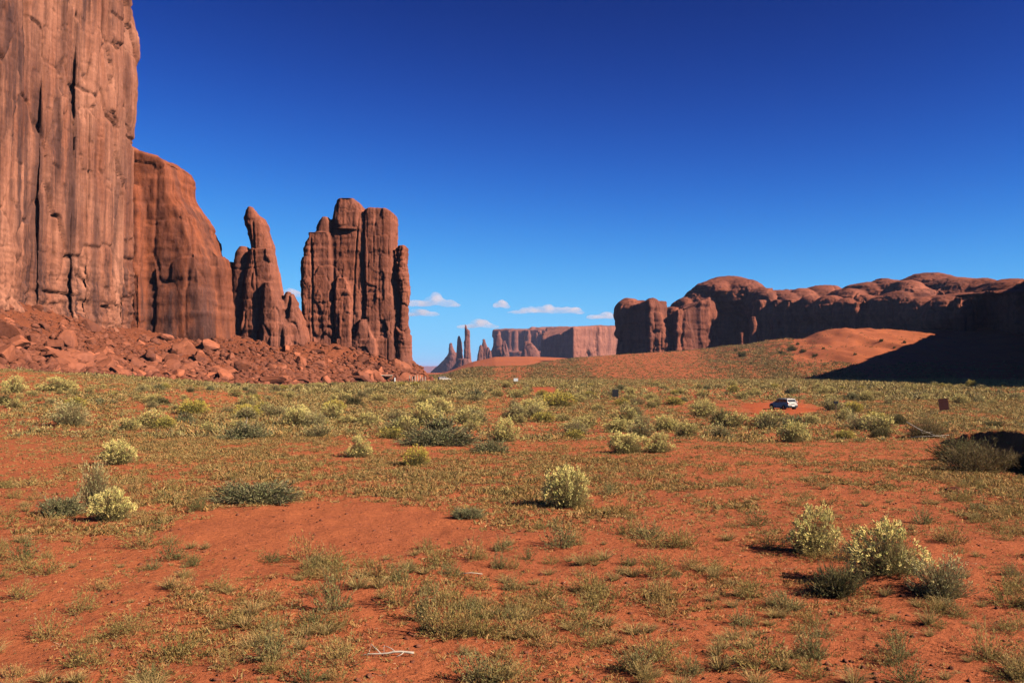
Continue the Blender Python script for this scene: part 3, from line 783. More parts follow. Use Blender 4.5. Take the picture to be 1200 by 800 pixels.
# ------------------------------------------------------------------ plants
def basis(D):
    D = D / np.maximum(np.linalg.norm(D, axis=-1, keepdims=True), 1e-9)
    up = np.where(np.abs(D[..., 2:3]) > 0.9, np.array([1.0, 0, 0]), np.array([0, 0, 1.0]))
    S = np.cross(D, up); S /= np.maximum(np.linalg.norm(S, axis=-1, keepdims=True), 1e-9)
    return D, S, np.cross(S, D)

def blades(P, D, L, Wd, rg, tip=0.3):
    """flat tapered leaves from P along D, rolled at random"""
    D, S, T = basis(D)
    a = rg.uniform(0, 2 * math.pi, len(P))[:, None]
    S = S * np.cos(a) + T * np.sin(a)
    L = np.broadcast_to(np.asarray(L, float), (len(P),))[:, None]; Wd = np.broadcast_to(np.asarray(Wd, float), (len(P),))[:, None]
    return np.stack([P - S * Wd / 2, P + S * Wd / 2, P + D * L + S * Wd / 2 * tip, P + D * L - S * Wd / 2 * tip], 1)

def tint(c, n, rg, v=0.25, hue=0.12):
    c = np.asarray(c, float)
    return np.clip(c * (1 + rg.uniform(-v, v, (n, 1))) * (1 + rg.uniform(-hue, hue, (n, 3))), 0.003, 0.95)

def stems_of(A, B, C, w, rg):
    """two segment ribbons A-B-C"""
    out = []
    for P, Q, w0, w1 in ((A, B, 1.0, 0.8), (B, C, 0.8, 0.5)):
        D, S, T = basis(Q - P)
        a = rg.uniform(0, math.pi, len(P))[:, None]; S = S * np.cos(a) + T * np.sin(a)
        out.append(np.stack([P - S * w * w0 / 2, P + S * w * w0 / 2, Q + S * w * w1 / 2, Q - S * w * w1 / 2], 1))
    return np.concatenate(out)

def bushy(seed, n, Rr=0.8, H=0.75, leaves=7, flowers=6, leafsize=(0.05, 0.012), fsize=0.035, lobes=1.0,
          c_stem=(0.17, 0.115, 0.06), c_leaf=(0.175, 0.165, 0.072), c_flower=(0.62, 0.52, 0.20), stemw=0.007, fl_h=0.35, sparse=0.0, low=0.25):
    """shrub of many stems fanning out from a rootstock; returns three sets of quads"""
    rg = np.random.default_rng(seed)
    th = rg.uniform(0, 2 * math.pi, n)
    ph = np.arccos(rg.uniform(low * 0.3, 1.0, n) ** 0.75)                       # angle from vertical
    dirs = np.stack([np.sin(ph) * np.cos(th), np.sin(ph) * np.sin(th), np.cos(ph)], 1)
    lob = 1 + lobes * 0.30 * fbm(dirs[:, 0] * 1.7 + seed, dirs[:, 1] * 1.7, dirs[:, 2] * 1.7, seed, 2) + lobes * 0.16 * vnoise(dirs[:, 0] * 5 + seed, dirs[:, 1] * 5, dirs[:, 2] * 5, seed + 4)
    ext = rg.uniform(0.72, 1.04, n) * lob
    C = dirs * np.array([Rr, Rr, H]) * ext[:, None]
    C[:, 2] = np.maximum(C[:, 2], 0.03)
    A = np.concatenate([C[:, :2] * 0.12 + rg.normal(0, 0.04 * Rr, (n, 2)), np.zeros((n, 1)) - 0.02], 1)
    B = A * 0.45 + C * 0.55 + np.array([0, 0, 0.09 * H]) * (1 - dirs[:, 2:3]) * -1 + rg.normal(0, 0.02, (n, 3))
    B[:, 2] = np.maximum(B[:, 2], 0.015)
    st = stems_of(A, B, C, stemw, rg); cs = np.tile(tint(c_stem, n, rg), (2, 1))
    k = leaves
    t = rg.uniform(0.25, 1.0, (n, k)) ** 0.8
    t3 = t[..., None]
    P = np.where(t3 < 0.55, A[:, None] + (B - A)[:, None] * (t3 / 0.55), B[:, None] + (C - B)[:, None] * ((t3 - 0.55) / 0.45))
    P = P.reshape(-1, 3) + rg.normal(0, 0.010, (n * k, 3))
    D = np.repeat(C - B, k, 0); D = D / np.linalg.norm(D, axis=1, keepdims=True) + rg.normal(0, 0.55, (n * k, 3))
    lf = blades(P, D, rg.uniform(0.6, 1.3, n * k) * leafsize[0], leafsize[1], rg)
    cl = tint(c_leaf, n * k, rg, 0.35, 0.12)
    fl, cf = np.zeros((0, 4, 3)), np.zeros((0, 3))
    if flowers:
        ok = np.nonzero((dirs[:, 2] > fl_h * rg.uniform(0.3, 1.3, n)) & (ext > 0.85) & (rg.uniform(0, 1, n) > sparse))[0]
        P = np.repeat(C[ok], flowers, 0) + rg.normal(0, fsize * 0.42, (len(ok) * flowers, 3))
        D = np.repeat(dirs[ok], flowers, 0) + rg.normal(0, 0.5, (len(ok) * flowers, 3))
        fl = blades(P, D, rg.uniform(0.8, 1.6, len(P)) * fsize, fsize * 0.36, rg, 0.6)
        cf = np.repeat(tint(c_flower, len(ok), rg, 0.22, 0.08), flowers, 0) * (1 + rg.uniform(-0.15, 0.15, (len(P), 1)))
    return (st, cs), (lf, cl), (fl, cf)

def joined(sets):
    return np.concatenate([s[0] for s in sets]), np.concatenate([s[1] for s in sets])

CREAM, GOLD, SAGE, OLIVE, TAN, DARK = (0.70, 0.58, 0.22), (0.57, 0.45, 0.09), (0.225, 0.205, 0.105), (0.270, 0.200, 0.072), (0.40, 0.240, 0.096), (0.135, 0.115, 0.052)
# near shrubs keep their stems, foliage and blossom apart; unit size: 1 m across
SPEC = {
    'cream':  dict(n=860, Rr=0.5, H=0.56, leaves=8, flowers=8, leafsize=(0.036, 0.0075), fsize=0.030, c_flower=CREAM, c_leaf=(0.26, 0.225, 0.095), c_stem=(0.24, 0.16, 0.08), stemw=0.0045, lobes=1.35),
    'grey':   dict(n=640, Rr=0.5, H=0.52, leaves=9, flowers=4, leafsize=(0.038, 0.0075), fsize=0.026, c_flower=(0.54, 0.46, 0.22), c_leaf=(0.235, 0.205, 0.100), c_stem=(0.22, 0.15, 0.085), sparse=0.4, stemw=0.005, lobes=1.7),
    'gold':   dict(n=480, Rr=0.5, H=0.60, leaves=7, flowers=6, leafsize=(0.042, 0.009), fsize=0.032, c_flower=GOLD, c_leaf=(0.25, 0.22, 0.065)),
    'sage':   dict(n=420, Rr=0.5, H=0.34, leaves=10, flowers=0, leafsize=(0.045, 0.013), c_leaf=SAGE, c_stem=(0.12, 0.10, 0.06), lobes=1.5),
    'dark':   dict(n=420, Rr=0.5, H=0.42, leaves=10, flowers=0, leafsize=(0.05, 0.010), c_leaf=DARK, c_stem=(0.06, 0.045, 0.03), lobes=1.4),
    'feather': dict(n=520, Rr=0.5, H=0.44, leaves=7, flowers=0, leafsize=(0.055, 0.006), c_leaf=(0.15, 0.115, 0.056), c_stem=(0.14, 0.09, 0.05), stemw=0.004, lobes=1.2),
}
SHRUB = {}
def shrub_sets(kind, v):
    sp = dict(SPEC[kind]); n = sp.pop('n')
    return bushy(hash_name(kind) + v * 7, n, **sp)
def hash_name(s):
    return sum((i + 1) * ord(c) for i, c in enumerate(s)) % 9973
def near_meshes(kind, v):
    if (kind, v) not in SHRUB:
        out = []
        for nm, (q, c), mt in zip(('stems', 'foliage', 'blossom'), shrub_sets(kind, v), ('leaf', 'leaf', 'flower')):
            if len(q):
                me = quads_mesh(kind + '_' + nm, q, c); me.materials.append(M[mt]); out.append((nm, me))
        SHRUB[(kind, v)] = out
    return SHRUB[(kind, v)]
FARM = {}
def far_mesh(kind, v):
    if (kind, v) not in FARM:
        sp = dict(SPEC[kind]); sp['n'] = 300; sp['leaves'] = 5
        sp['leafsize'] = (sp['leafsize'][0] * 1.6, sp['leafsize'][1] * 2.4); sp['flowers'] = min(4, sp['flowers']); sp['fsize'] = sp.get('fsize', .03) * 1.5; sp['c_flower'] = tuple(0.6 * a + 0.4 * b for a, b in zip(sp.get('c_flower', CREAM), (0.36, 0.30, 0.10))); sp['stemw'] = 0.012
        n = sp.pop('n')
        q, c = joined(bushy(hash_name(kind) + 100 + v, n, **sp))
        me = quads_mesh(kind + '_shrub', q, c); me.materials.append(M['leaf'])
        FARM[(kind, v)] = me
    return FARM[(kind, v)]

rs = np.random.default_rng(77)
def put(px, py, wpx, hpx, kind, name, label, cat, group=None, near=True, v=None):
    x, y, z = ground_at(px, py)
    s = wpx * y / F
    full = {'cream': .56, 'grey': .52, 'gold': .60, 'sage': .34, 'dark': .42, 'feather': .44}[kind] * 1.05
    hz = hpx * y / F / full
    v = int(rs.integers(4 if near else 7)) if v is None else v
    rz = rs.uniform(0, 6.28) if wpx < 75 else rs.uniform(-0.3, 0.3)
    if near:
        r = empty(name, (x, y, z - 0.015), rz)
        for nm, me in near_meshes(kind, v):
            link(nm, me, parent=r)
    else:
        r = link(name, far_mesh(kind, v)); r.location = (x, y, z - 0.02); r.rotation_euler = (rs.uniform(-.14, .14), rs.uniform(-.14, .14), rz)
    r.scale = (s, s * (1 if wpx < 100 else 0.5), hz)
    return tag(r, label, cat, group)

RB, RBC = 'rabbitbrush', 'rabbitbrush'
NEAR = [
    (665, 593, 60, 47, 'cream', RB, 'round cream topped rabbitbrush standing alone in the middle of the red flat'),
    (952, 646, 70, 50, 'cream', RB, 'cream rabbitbrush behind and left of the pair on the sand mound'),
    (1040, 669, 97, 56, 'cream', RB, 'largest pale yellow rabbitbrush, on top of the sand mound at right'),
    (1101, 697, 72, 48, 'grey', RB, 'greyish rabbitbrush on the right flank of the sand mound, few blossoms'),
    (134, 608, 52, 36, 'cream', RB, 'low cream rabbitbrush on the left beside a taller straggly one'),
    (113, 592, 34, 54, 'grey', RB, 'tall straggly straw coloured rabbitbrush on the left'),
    (141, 543, 42, 28, 'cream', RB, 'small cream rabbitbrush alone above the straggly pair on the left'),
    (420, 535, 30, 23, 'cream', RB, 'small whitish rabbitbrush left of the vivid yellow one'),
    (488, 546, 33, 23, 'gold', RB, 'small vivid yellow rabbitbrush in the middle distance'),
    (85, 499, 46, 30, 'grey', RB, 'slanting grey cream rabbitbrush on the far left plain'),
    (735, 530, 48, 24, 'cream', RB, 'left one of two touching domed rabbitbrushes right of centre'),
    (772, 529, 36, 21, 'cream', RB, 'right one of two touching domed rabbitbrushes right of centre'),
    (928, 517, 38, 24, 'cream', RB, 'cream rabbitbrush in front of the white car'),
    (590, 517, 38, 26, 'cream', RB, 'sprawling cream rabbitbrush at the end of the grey green sage strip'),
    (302, 588, 122, 30, 'sage', 'sage_shrub', 'long low dark sage thicket edging the bare red patch'),
    (515, 522, 112, 26, 'sage', 'sage_shrub', 'long grey green sage strip in the middle distance'),
    (575, 530, 50, 16, 'sage', 'sage_shrub', 'small grey sage patch at the right end of the sage strip'),
    (285, 514, 66, 22, 'sage', 'sage_shrub', 'grassy green sage shrub with a dead stalk, left of centre'),
    (75, 603, 62, 26, 'sage', 'sage_shrub', 'dusky sage shrub left of the straggly rabbitbrush'),
    (548, 606, 44, 16, 'sage', 'sage_shrub', 'small grey sage shrub at the right end of the bare red patch'),
    (1140, 553, 92, 40, 'feather', 'desert_broom', 'large dark feathery shrub before the shaded cut bank at right'),
    (1122, 540, 70, 32, 'dark', 'desert_broom', 'dark rounded shrub at the left end of the feathery one'),
    (1190, 551, 46, 24, 'feather', 'desert_broom', 'low green end of the feathery shrub line at the right edge'),
    (1085, 512, 62, 26, 'feather', 'desert_broom', 'brown brush tangled with bleached dead branches near the brown board'),
    (975, 694, 74, 42, 'dark', 'desert_broom', 'dark sprawling twiggy shrub left of the sand mound'),
    (655, 477, 42, 18, 'gold', RB, 'yellow green rabbitbrush below the bare sandy track patch'),
    (1010, 503, 42, 20, 'grey', RB, 'brownish domed rabbitbrush right of the sandy pull-out'),
    (1030, 512, 28, 13, 'dark', 'desert_broom', 'small dark shrub below the brownish domed rabbitbrush'),
    (1052, 497, 26, 14, 'dark', 'desert_broom', 'small dark green shrub left of the dead branches'),
    (725, 506, 42, 16, 'cream', RB, 'cream rabbitbrush behind the two touching domed ones'),
    (778, 504, 34, 17, 'cream', RB, 'neat domed rabbitbrush with pale rim, behind the touching pair'),
    (750, 499, 26, 13, 'grey', RB, 'small dome of rabbitbrush between two cream ones right of centre'),
    (348, 500, 40, 24, 'cream', RB, 'left half of the broad rabbitbrush clump in the left middle'),
    (372, 501, 34, 20, 'grey', RB, 'right half of the broad rabbitbrush clump in the left middle'),
    (495, 498, 48, 25, 'cream', RB, 'broad white flecked rabbitbrush above the sage strip'),
    (432, 497, 36, 13, 'cream', RB, 'flat cream rabbitbrush left of the white flecked one'),
    (392, 483, 30, 16, 'gold', RB, 'yellow topped rabbitbrush behind the flat cream one'),
    (230, 485, 36, 18, 'gold', RB, 'yellowish rabbitbrush on the left plain below the orange cliff'),
    (290, 489, 34, 17, 'gold', RB, 'yellowish rabbitbrush just above the sage with the dead stalk'),
    (66, 458, 44, 15, 'cream', RB, 'broad pale rabbitbrush at the left foot of the talus'),
    (18, 460, 28, 18, 'cream', RB, 'round pale rabbitbrush at the left edge below the talus'),
    (515, 484, 36, 17, 'cream', RB, 'rounded pale rabbitbrush right behind the white flecked one'),
    (620, 484, 40, 16, 'cream', RB, 'wide pale rabbitbrush in the centre below the far kiosk posts'),
    (1000, 484, 24, 15, 'gold', RB, 'yellow rabbitbrush beside the small signpost by the pull-out'),
    (1165, 500, 30, 9, 'dark', 'desert_broom', 'low dark shrub on the plain above the cut bank'),
]
for px, py, w, h, kind, nm, lab in NEAR:
    put(px, py, w, h, kind, nm, lab, {'rabbitbrush': 'rabbitbrush', 'sage_shrub': 'sage', 'desert_broom': 'shrub'}[nm])

# the many domes that dot the middle of the plain
PULL = (912, 479, 50, 10)
def free(px, py):
    return ((px - PULL[0]) / PULL[2]) ** 2 + ((py - PULL[1]) / PULL[3]) ** 2 > 1 and not ((px - 380) / 190) ** 2 + ((py - 618) / 30) ** 2 < 1 and not (620 < px < 655 and 452 < py < 464)
n = 0
while n < 290:
    px = rs.uniform(-10, 1210)
    py = 452.5 + 62 * rs.uniform(0, 1) ** 1.9
    if px < 150 and py > 480 or (px > 1050 and py > 476) or not free(px, py): continue
    if 448 + 0.08 * max(0, 340 - px) * -0.15 > py: continue
    if rs.uniform() > 0.55 + 0.5 * (fbm(px / 60, py / 9, 0, 19, 2) + 0.5): continue
    w = rs.uniform(0.6, 1.35) * (9 + (py - 450) * 0.42)
    kind = rs.choice(['cream', 'cream', 'grey', 'gold', 'sage', 'dark'], p=[.34, .16, .22, .12, .12, .04])
    nm = RB if kind in ('cream', 'grey', 'gold') else ('sage_shrub' if kind == 'sage' else 'desert_broom')
    side = 'left' if px < 400 else ('middle' if px < 800 else 'right')
    word = {'cream': 'pale yellow', 'grey': 'greyish', 'gold': 'yellow', 'sage': 'grey green', 'dark': 'dark'}[kind]
    knd = 'rabbitbrush' if nm == RB else 'shrub'
    put(px, py, w, w * rs.uniform(.38, .58), kind, nm, f'{word} {knd} among many scattered over the {side} of the plain', 'rabbitbrush' if nm == RB else ('sage' if kind == 'sage' else 'shrub'),
        f'{word} {knd}es on the {side} plain' if knd == 'rabbitbrush' else f'{word} shrubs on the {side} plain', near=False)
    n += 1

# low weeds of the foreground
WSPEC = [dict(n=46, Rr=0.5, H=0.38, leaves=16, c_leaf=OLIVE, c_stem=(0.22, 0.14, 0.06)), dict(n=46, Rr=0.5, H=0.40, leaves=16, c_leaf=(0.31, 0.22, 0.082), c_stem=(0.30, 0.18, 0.08)),
         dict(n=40, Rr=0.5, H=0.30, leaves=15, c_leaf=TAN, c_stem=(0.30, 0.19, 0.09)), dict(n=46, Rr=0.5, H=0.42, leaves=16, c_leaf=(0.145, 0.145, 0.058), c_stem=(0.18, 0.11, 0.05)),
         dict(n=30, Rr=0.5, H=0.22, leaves=16, c_leaf=(0.33, 0.20, 0.078), c_stem=(0.2, 0.12, 0.06)), dict(n=60, Rr=0.5, H=0.46, leaves=18, c_leaf=(0.24, 0.205, 0.088), c_stem=(0.2, 0.14, 0.07))]
WEED = []
for k, sp in enumerate(WSPEC):
    for v in range(3):
        q = dict(sp); nn = int(q.pop('n') * 1.5)
        qq, cc = joined(bushy(900 + 31 * k + v, nn, flowers=2, fsize=0.016, c_flower=(0.40, 0.31, 0.16), leafsize=(0.034, 0.0125), stemw=0.005, lobes=2.0, low=0.1, fl_h=0.1, **q))
        me = quads_mesh('weed', qq, cc); me.materials.append(M['leaf']); WEED.append((k, me, sp['H']))
WORD = ['olive', 'yellowish olive', 'straw tan', 'dark green', 'flat tan', 'grey green']
def weed(px, py, wpx, hpx, k, label, group=None):
    x, y, z = ground_at(px, py)
    c = [m for m in WEED if m[0] == k]
    _, me, H = c[rs.integers(len(c))]
    o = link('weed_clump', me)
    o.location = (x, y, z - 0.01)
    s = wpx * y / F
    o.rotation_euler = (0, 0, rs.uniform(0, 6.28))
    o.scale = (s, s, hpx * y / F / (H * 1.05))
    return tag(o, label, 'weed', group)
BIG = [(325, 770, 70, 52, 5, 'grey green upright weed clump at the bottom left of the bleached stick'), (362, 799, 60, 34, 3, 'dark green weed clump cut by the bottom edge, left of the bleached stick'),
       (393, 714, 62, 56, 5, 'upright grey green weed clump left in the central weed cluster'), (470, 708, 74, 48, 1, 'broad yellowish weed clump in the upper part of the central cluster'),
       (520, 742, 76, 52, 1, 'yellowish weed clump at the right of the bleached stick'), (500, 724, 50, 44, 5, 'grey weed clump in the middle of the central cluster'), (548, 742, 46, 42, 1, 'yellowish weed at the right end of the central cluster'),
       (215, 768, 82, 38, 0, 'olive weed clump in the lower left sand, wider than tall'), (890, 777, 112, 44, 0, 'largest weed clump, olive with deep shade below, lower right'), (950, 770, 60, 40, 5, 'grey green weed at the right end of the largest clump'),
       (762, 706, 62, 30, 1, 'yellowish weed clump alone in the lower right centre'), (778, 720, 34, 24, 2, 'straw tan weed touching the lower right of the yellowish one'), (658, 640, 62, 34, 5, 'grey green weed clump below the lone cream rabbitbrush'),
       (60, 745, 56, 34, 1, 'yellowish weed on the lower left sand'), (100, 715, 44, 28, 0, 'olive weed on the left sand above the yellowish one'), (170, 640, 60, 26, 1, 'yellowish weed near the left edge of the bare patch'), (205, 655, 44, 28, 3, 'dark green weed near the left edge of the bare patch'),
       (30, 655, 46, 32, 3, 'dark green weed at the left edge'), (585, 664, 26, 26, 5, 'small upright grey weed at the right of the bare patch'), (755, 798, 42, 24, 1, 'bright yellowish weed cut by the bottom edge'), (1050, 765, 60, 32, 5, 'grey green weed in the lower right corner'),
       (1060, 799, 80, 30, 3, 'dark green weed mass cut by the bottom right edge'), (640, 755, 50, 22, 2, 'straw tan weed in the bottom middle'), (695, 755, 60, 24, 1, 'yellowish weed spread in the bottom middle'), (320, 658, 44, 16, 3, 'flat dark green weed below the bare red patch'),
       (395, 668, 44, 26, 0, 'olive weed at the top of the central cluster'), (760, 630, 60, 26, 5, 'grey green weed right of the lone rabbitbrush'), (800, 640, 50, 26, 1, 'yellowish weed beside the grey green one right of the lone rabbitbrush'), (885, 615, 40, 22, 3, 'dark weed left of the cream rabbitbrushes'),
       (28, 700, 52, 26, 1, 'yellowish weed at the left edge below the dark green one'), (120, 690, 46, 20, 2, 'straw tan weed low on the left sand'), (138, 745, 50, 26, 0, 'olive weed between two yellowish ones at lower left'),
       (20, 792, 50, 24, 2, 'straw tan weed in the bottom left corner'), (262, 692, 44, 22, 1, 'yellowish weed midway between the left edge and the central cluster'), (185, 792, 60, 24, 3, 'dark green weed cut by the bottom edge at left')]
for b in BIG: weed(*b)
n = 0
while n < 262:
    py = 560 + 250 * rs.uniform(0, 1) ** 1.25
    px = rs.uniform(-15, 1215)
    if not free(px, py) and rs.uniform() > 0.04 or (405 < px < 505 and 750 < py < 800): continue
    if rs.uniform() > 0.42 + 1.3 * fbm(px / 110, py / 55, 0, 23, 3): continue
    w = rs.uniform(0.5, 1.4) * (15 + (py - 540) * 0.19)
    k = int(rs.choice(6, p=[.26, .24, .14, .12, .12, .12]))
    side = 'left' if px < 400 else ('middle' if px < 800 else 'right')
    dep = 'near' if py > 680 else 'middle'
    weed(px, py, w, w * rs.uniform(.34, .62), k, f'{WORD[k]} weed clump among others on the {dep} sand, {side} third of the view', f'{WORD[k]} weeds on the {dep} sand, {side}')
    n += 1

# wiry tufts of straw coloured grass between the weeds
def tuft(seed):
    rg = np.random.default_rng(seed); n = 150
    th = rg.uniform(0, 6.283, n); lean = rg.uniform(0.1, 0.95, n)
    A = np.stack([0.10 * np.cos(th) * rg.uniform(0, 1, n), 0.10 * np.sin(th) * rg.uniform(0, 1, n), np.zeros(n)], 1)
    D = np.stack([np.cos(th) * lean, np.sin(th) * lean, np.ones(n)], 1)
    L_ = rg.uniform(0.25, 0.6, n)
    q1 = blades(A, D, L_, 0.012, rg, 0.7)
    B = A + D / np.linalg.norm(D, axis=1, keepdims=True) * L_[:, None] * 0.98
    q2 = blades(B, D + np.stack([np.cos(th), np.sin(th), -0.6 * np.ones(n)], 1) * 0.7, rg.uniform(0.08, 0.22, n), 0.009, rg, 0.2)
    c = tint((0.33, 0.23, 0.10), n, rg, 0.35, 0.08)
    me = quads_mesh('grass_tuft', np.concatenate([q1, q2]), np.concatenate([c, c * 1.15])); me.materials.append(M['leaf']); return me
TUFT = [tuft(40 + k) for k in range(5)]
n = 0
while n < 230:
    py = 545 + 262 * rs.uniform(0, 1) ** 1.15
    px = rs.uniform(-10, 1210)
    if not free(px, py) or (405 < px < 505 and 750 < py < 800): continue
    if rs.uniform() > 0.45 + 1.2 * fbm(px / 90 + 7, py / 45, 0, 29, 3): continue
    x, y, z = ground_at(px, py)
    o = link('grass_tuft', TUFT[n % 5]); s = rs.uniform(0.22, 0.62) * (1 if rs.uniform() > .3 else .7)
    o.location = (x, y, z - 0.01); o.rotation_euler = (0, 0, rs.uniform(0, 6.28)); o.scale = (s * 1.25, s * 1.25, s * rs.uniform(.5, .85))
    side = 'left' if px < 400 else ('middle' if px < 800 else 'right')
    dep = 'near' if py > 680 else 'middle'
    tag(o, f'small wiry straw coloured grass tuft on the {dep} sand, {side} third of the view', 'grass tuft', f'straw grass tufts on the {dep} sand, {side}')
    n += 1

# carpet of dry grass and tiny herbs that nobody could count
def carpet(name, n, d0, d1, size, nb, seed, cols, power=1.0, gate=0.0, hgt=1.0, wide=0.64, mask=None, tlim=None, floor=0.04, blade=0.22):
    rg = np.random.default_rng(seed)
    u = rg.uniform(0, 1, n * 3)
    d = (d0 ** power + u * (d1 ** power - d0 ** power)) ** (1 / power)
    t = rg.uniform(-wide, wide, n * 3) if tlim is None else rg.uniform(tlim[0], tlim[1], n * 3)
    x = t * d
    px = 600 + t * F
    g = fbm(x / (5 + 0.035 * d), d / (5 + 0.13 * d), 0, 61, 4) + 0.7 * fbm(x / 1.6, d / 2.4, 0, 62, 3)
    ok = rg.uniform(0, 1, n * 3) < floor + (1 - floor) * smooth(gate - 0.35, gate + 0.45, g + rg.normal(0, 0.18, n * 3))
    z = terrain_z(x, d)
    py = HOR - (z - EYE) / d * F
    ok &= ((px - 385) / 195) ** 2 + ((py - 618) / 30) ** 2 > 1 + rg.normal(0, 0.15, n * 3)
    ok &= ((px - PULL[0]) / PULL[2]) ** 2 + ((py - PULL[1]) / (PULL[3] - 2)) ** 2 > 1 + rg.normal(0, 0.1, n * 3)
    ok &= ~((px > 622) & (px < 652) & (py > 453.5) & (py < 462))
    if mask is not None: ok &= mask(px, py, d, rg)
    i = np.nonzero(ok)[0][:n]
    x, y, z = x[i], d[i], z[i]
    m = len(i)
    sz = size * rg.uniform(0.5, 1.5, m) * (1 + 0.5 * np.clip(g[i], -0.5, 1))
    C = np.array(cols)[rg.integers(len(cols), size=m)] * (1 + rg.uniform(-0.3, 0.3, (m, 1)))
    P = np.repeat(np.stack([x, y, z], 1), nb, 0)
    S = np.repeat(sz, nb)
    dirs = rg.normal(0, 1, (m * nb, 3)); dirs[:, 2] = np.abs(dirs[:, 2]) * hgt + 0.15
    P[:, :2] += rg.normal(0, 1, (m * nb, 2)) * S[:, None] * 0.45
    P[:, 2] += rg.uniform(0, 0.35, m * nb) * S * hgt
    Q = blades(P, dirs, S * rg.uniform(0.35, 0.8, m * nb), S * blade, rg, 0.4)
    return tag(link(name, quads_mesh(name, Q, tint((1, 1, 1), m * nb, rg, 0.2, 0.08) * np.repeat(C, nb, 0)), M['leaf']), kind='stuff')
HERB = [(0.36, 0.205, 0.075), (0.29, 0.175, 0.062), (0.42, 0.25, 0.110), (0.23, 0.165, 0.06), (0.31, 0.21, 0.090), (0.36, 0.17, 0.070)]
GREEN = [(0.26, 0.20, 0.078), (0.30, 0.22, 0.09), (0.21, 0.175, 0.070), (0.36, 0.24, 0.10), (0.40, 0.33, 0.14), (0.23, 0.195, 0.10)]
carpet('dry_grass', 15500, 11, 34, 0.072, 12, 1, HERB, 2.0, 0.42, blade=0.16, floor=0.06)
carpet('dry_grass', 52000, 27, 75, 0.125, 11, 2, HERB + GREEN[:2], 1.6, 0.28, floor=0.10, blade=0.18)
carpet('dry_grass', 52000, 66, 175, 0.27, 10, 3, GREEN + HERB[:3], 1.5, 0.1, floor=0.22)
carpet('low_scrub', 48000, 165, 400, 0.62, 8, 4, GREEN, 1.3, -0.2, floor=0.4, mask=lambda px, py, d, rg: (d < 400))
carpet('hill_scrub', 24000, 395, 760, 0.90, 7, 5, [(0.20, 0.15, 0.068), (0.15, 0.125, 0.058), (0.29, 0.18, 0.08)], 1.0, 0.1, 0.8, tlim=(-0.1, 0.56), floor=0.25,
       mask=lambda px, py, d, rg: (rg.uniform(0, 1, len(px)) < np.where(px < 930, 0.9, np.where(py > 425, 0.6, 0.05))))
carpet('twig_litter', 6000, 10.5, 40, 0.085, 2, 9, [(0.55, 0.40, 0.28), (0.42, 0.28, 0.18), (0.30, 0.16, 0.09)], 1.6, -0.1, hgt=0.06, blade=0.08, floor=0.5)
rg_ = np.random.default_rng(5)
tt = rg_.uniform(-.53, .53, 14000); dd = 11 + 45 * rg_.uniform(0, 1, 14000) ** 1.7
rubble('pebbles', np.stack([tt * dd, dd, terrain_z(tt * dd, dd)], 1), 0.010 * (1 + rg_.pareto(2.0, 14000)).clip(0, 6), 4, M['boulder'])

# ------------------------------------------------------------------ small things built one by one
import bmesh
def bm_obj(name, fn, mat, parent=None, loc=(0, 0, 0), rz=0.0, bevel=0.0, smooth_shade=False):
    bm = bmesh.new(); fn(bm)
    me = bpy.data.meshes.new(name); bm.to_mesh(me); bm.free()
    if smooth_shade:
        for p in me.polygons: p.use_smooth = True
    o = link(name, me, mat, parent, loc)
    o.rotation_euler = (0, 0, rz)
    if bevel:
        m = o.modifiers.new('bevel', 'BEVEL'); m.width = bevel; m.segments = 2; m.limit_method = 'ANGLE'
    return o
def box(bm, c, s, rot=None):
    import mathutils
    r = bmesh.ops.create_cube(bm, size=1.0)
    Mx = mathutils.Matrix.Translation(c)
    if rot is not None: Mx = Mx @ rot
    Mx = Mx @ mathutils.Matrix.Diagonal((*s, 1))
    bmesh.ops.transform(bm, matrix=Mx, verts=r['verts'])
def tube(bm, pts, rad, n=7):
    rings = []
    pts = [Vector(p) for p in pts]
    for k, p in enumerate(pts):
        d = (pts[min(k + 1, len(pts) - 1)] - pts[max(k - 1, 0)]).normalized()
        up = Vector((0, 0, 1)) if abs(d.z) < 0.9 else Vector((1, 0, 0))
        s = d.cross(up).normalized(); t = s.cross(d)
        r = rad[k] if isinstance(rad, (list, tuple)) else rad
        rings.append([bm.verts.new(p + s * math.cos(2 * math.pi * i / n) * r + t * math.sin(2 * math.pi * i / n) * r) for i in range(n)])
    for a, b in zip(rings, rings[1:]):
        for i in range(n):
            bm.faces.new((a[i], a[(i + 1) % n], b[(i + 1) % n], b[i]))
    bm.faces.new(rings[0][::-1]); bm.faces.new(rings[-1])
def disc(bm, c, r, w, n=24):
    """wheel disc about the y axis"""
    tube(bm, [(c[0], c[1] - w / 2, c[2]), (c[0], c[1] + w / 2, c[2])], r, n)

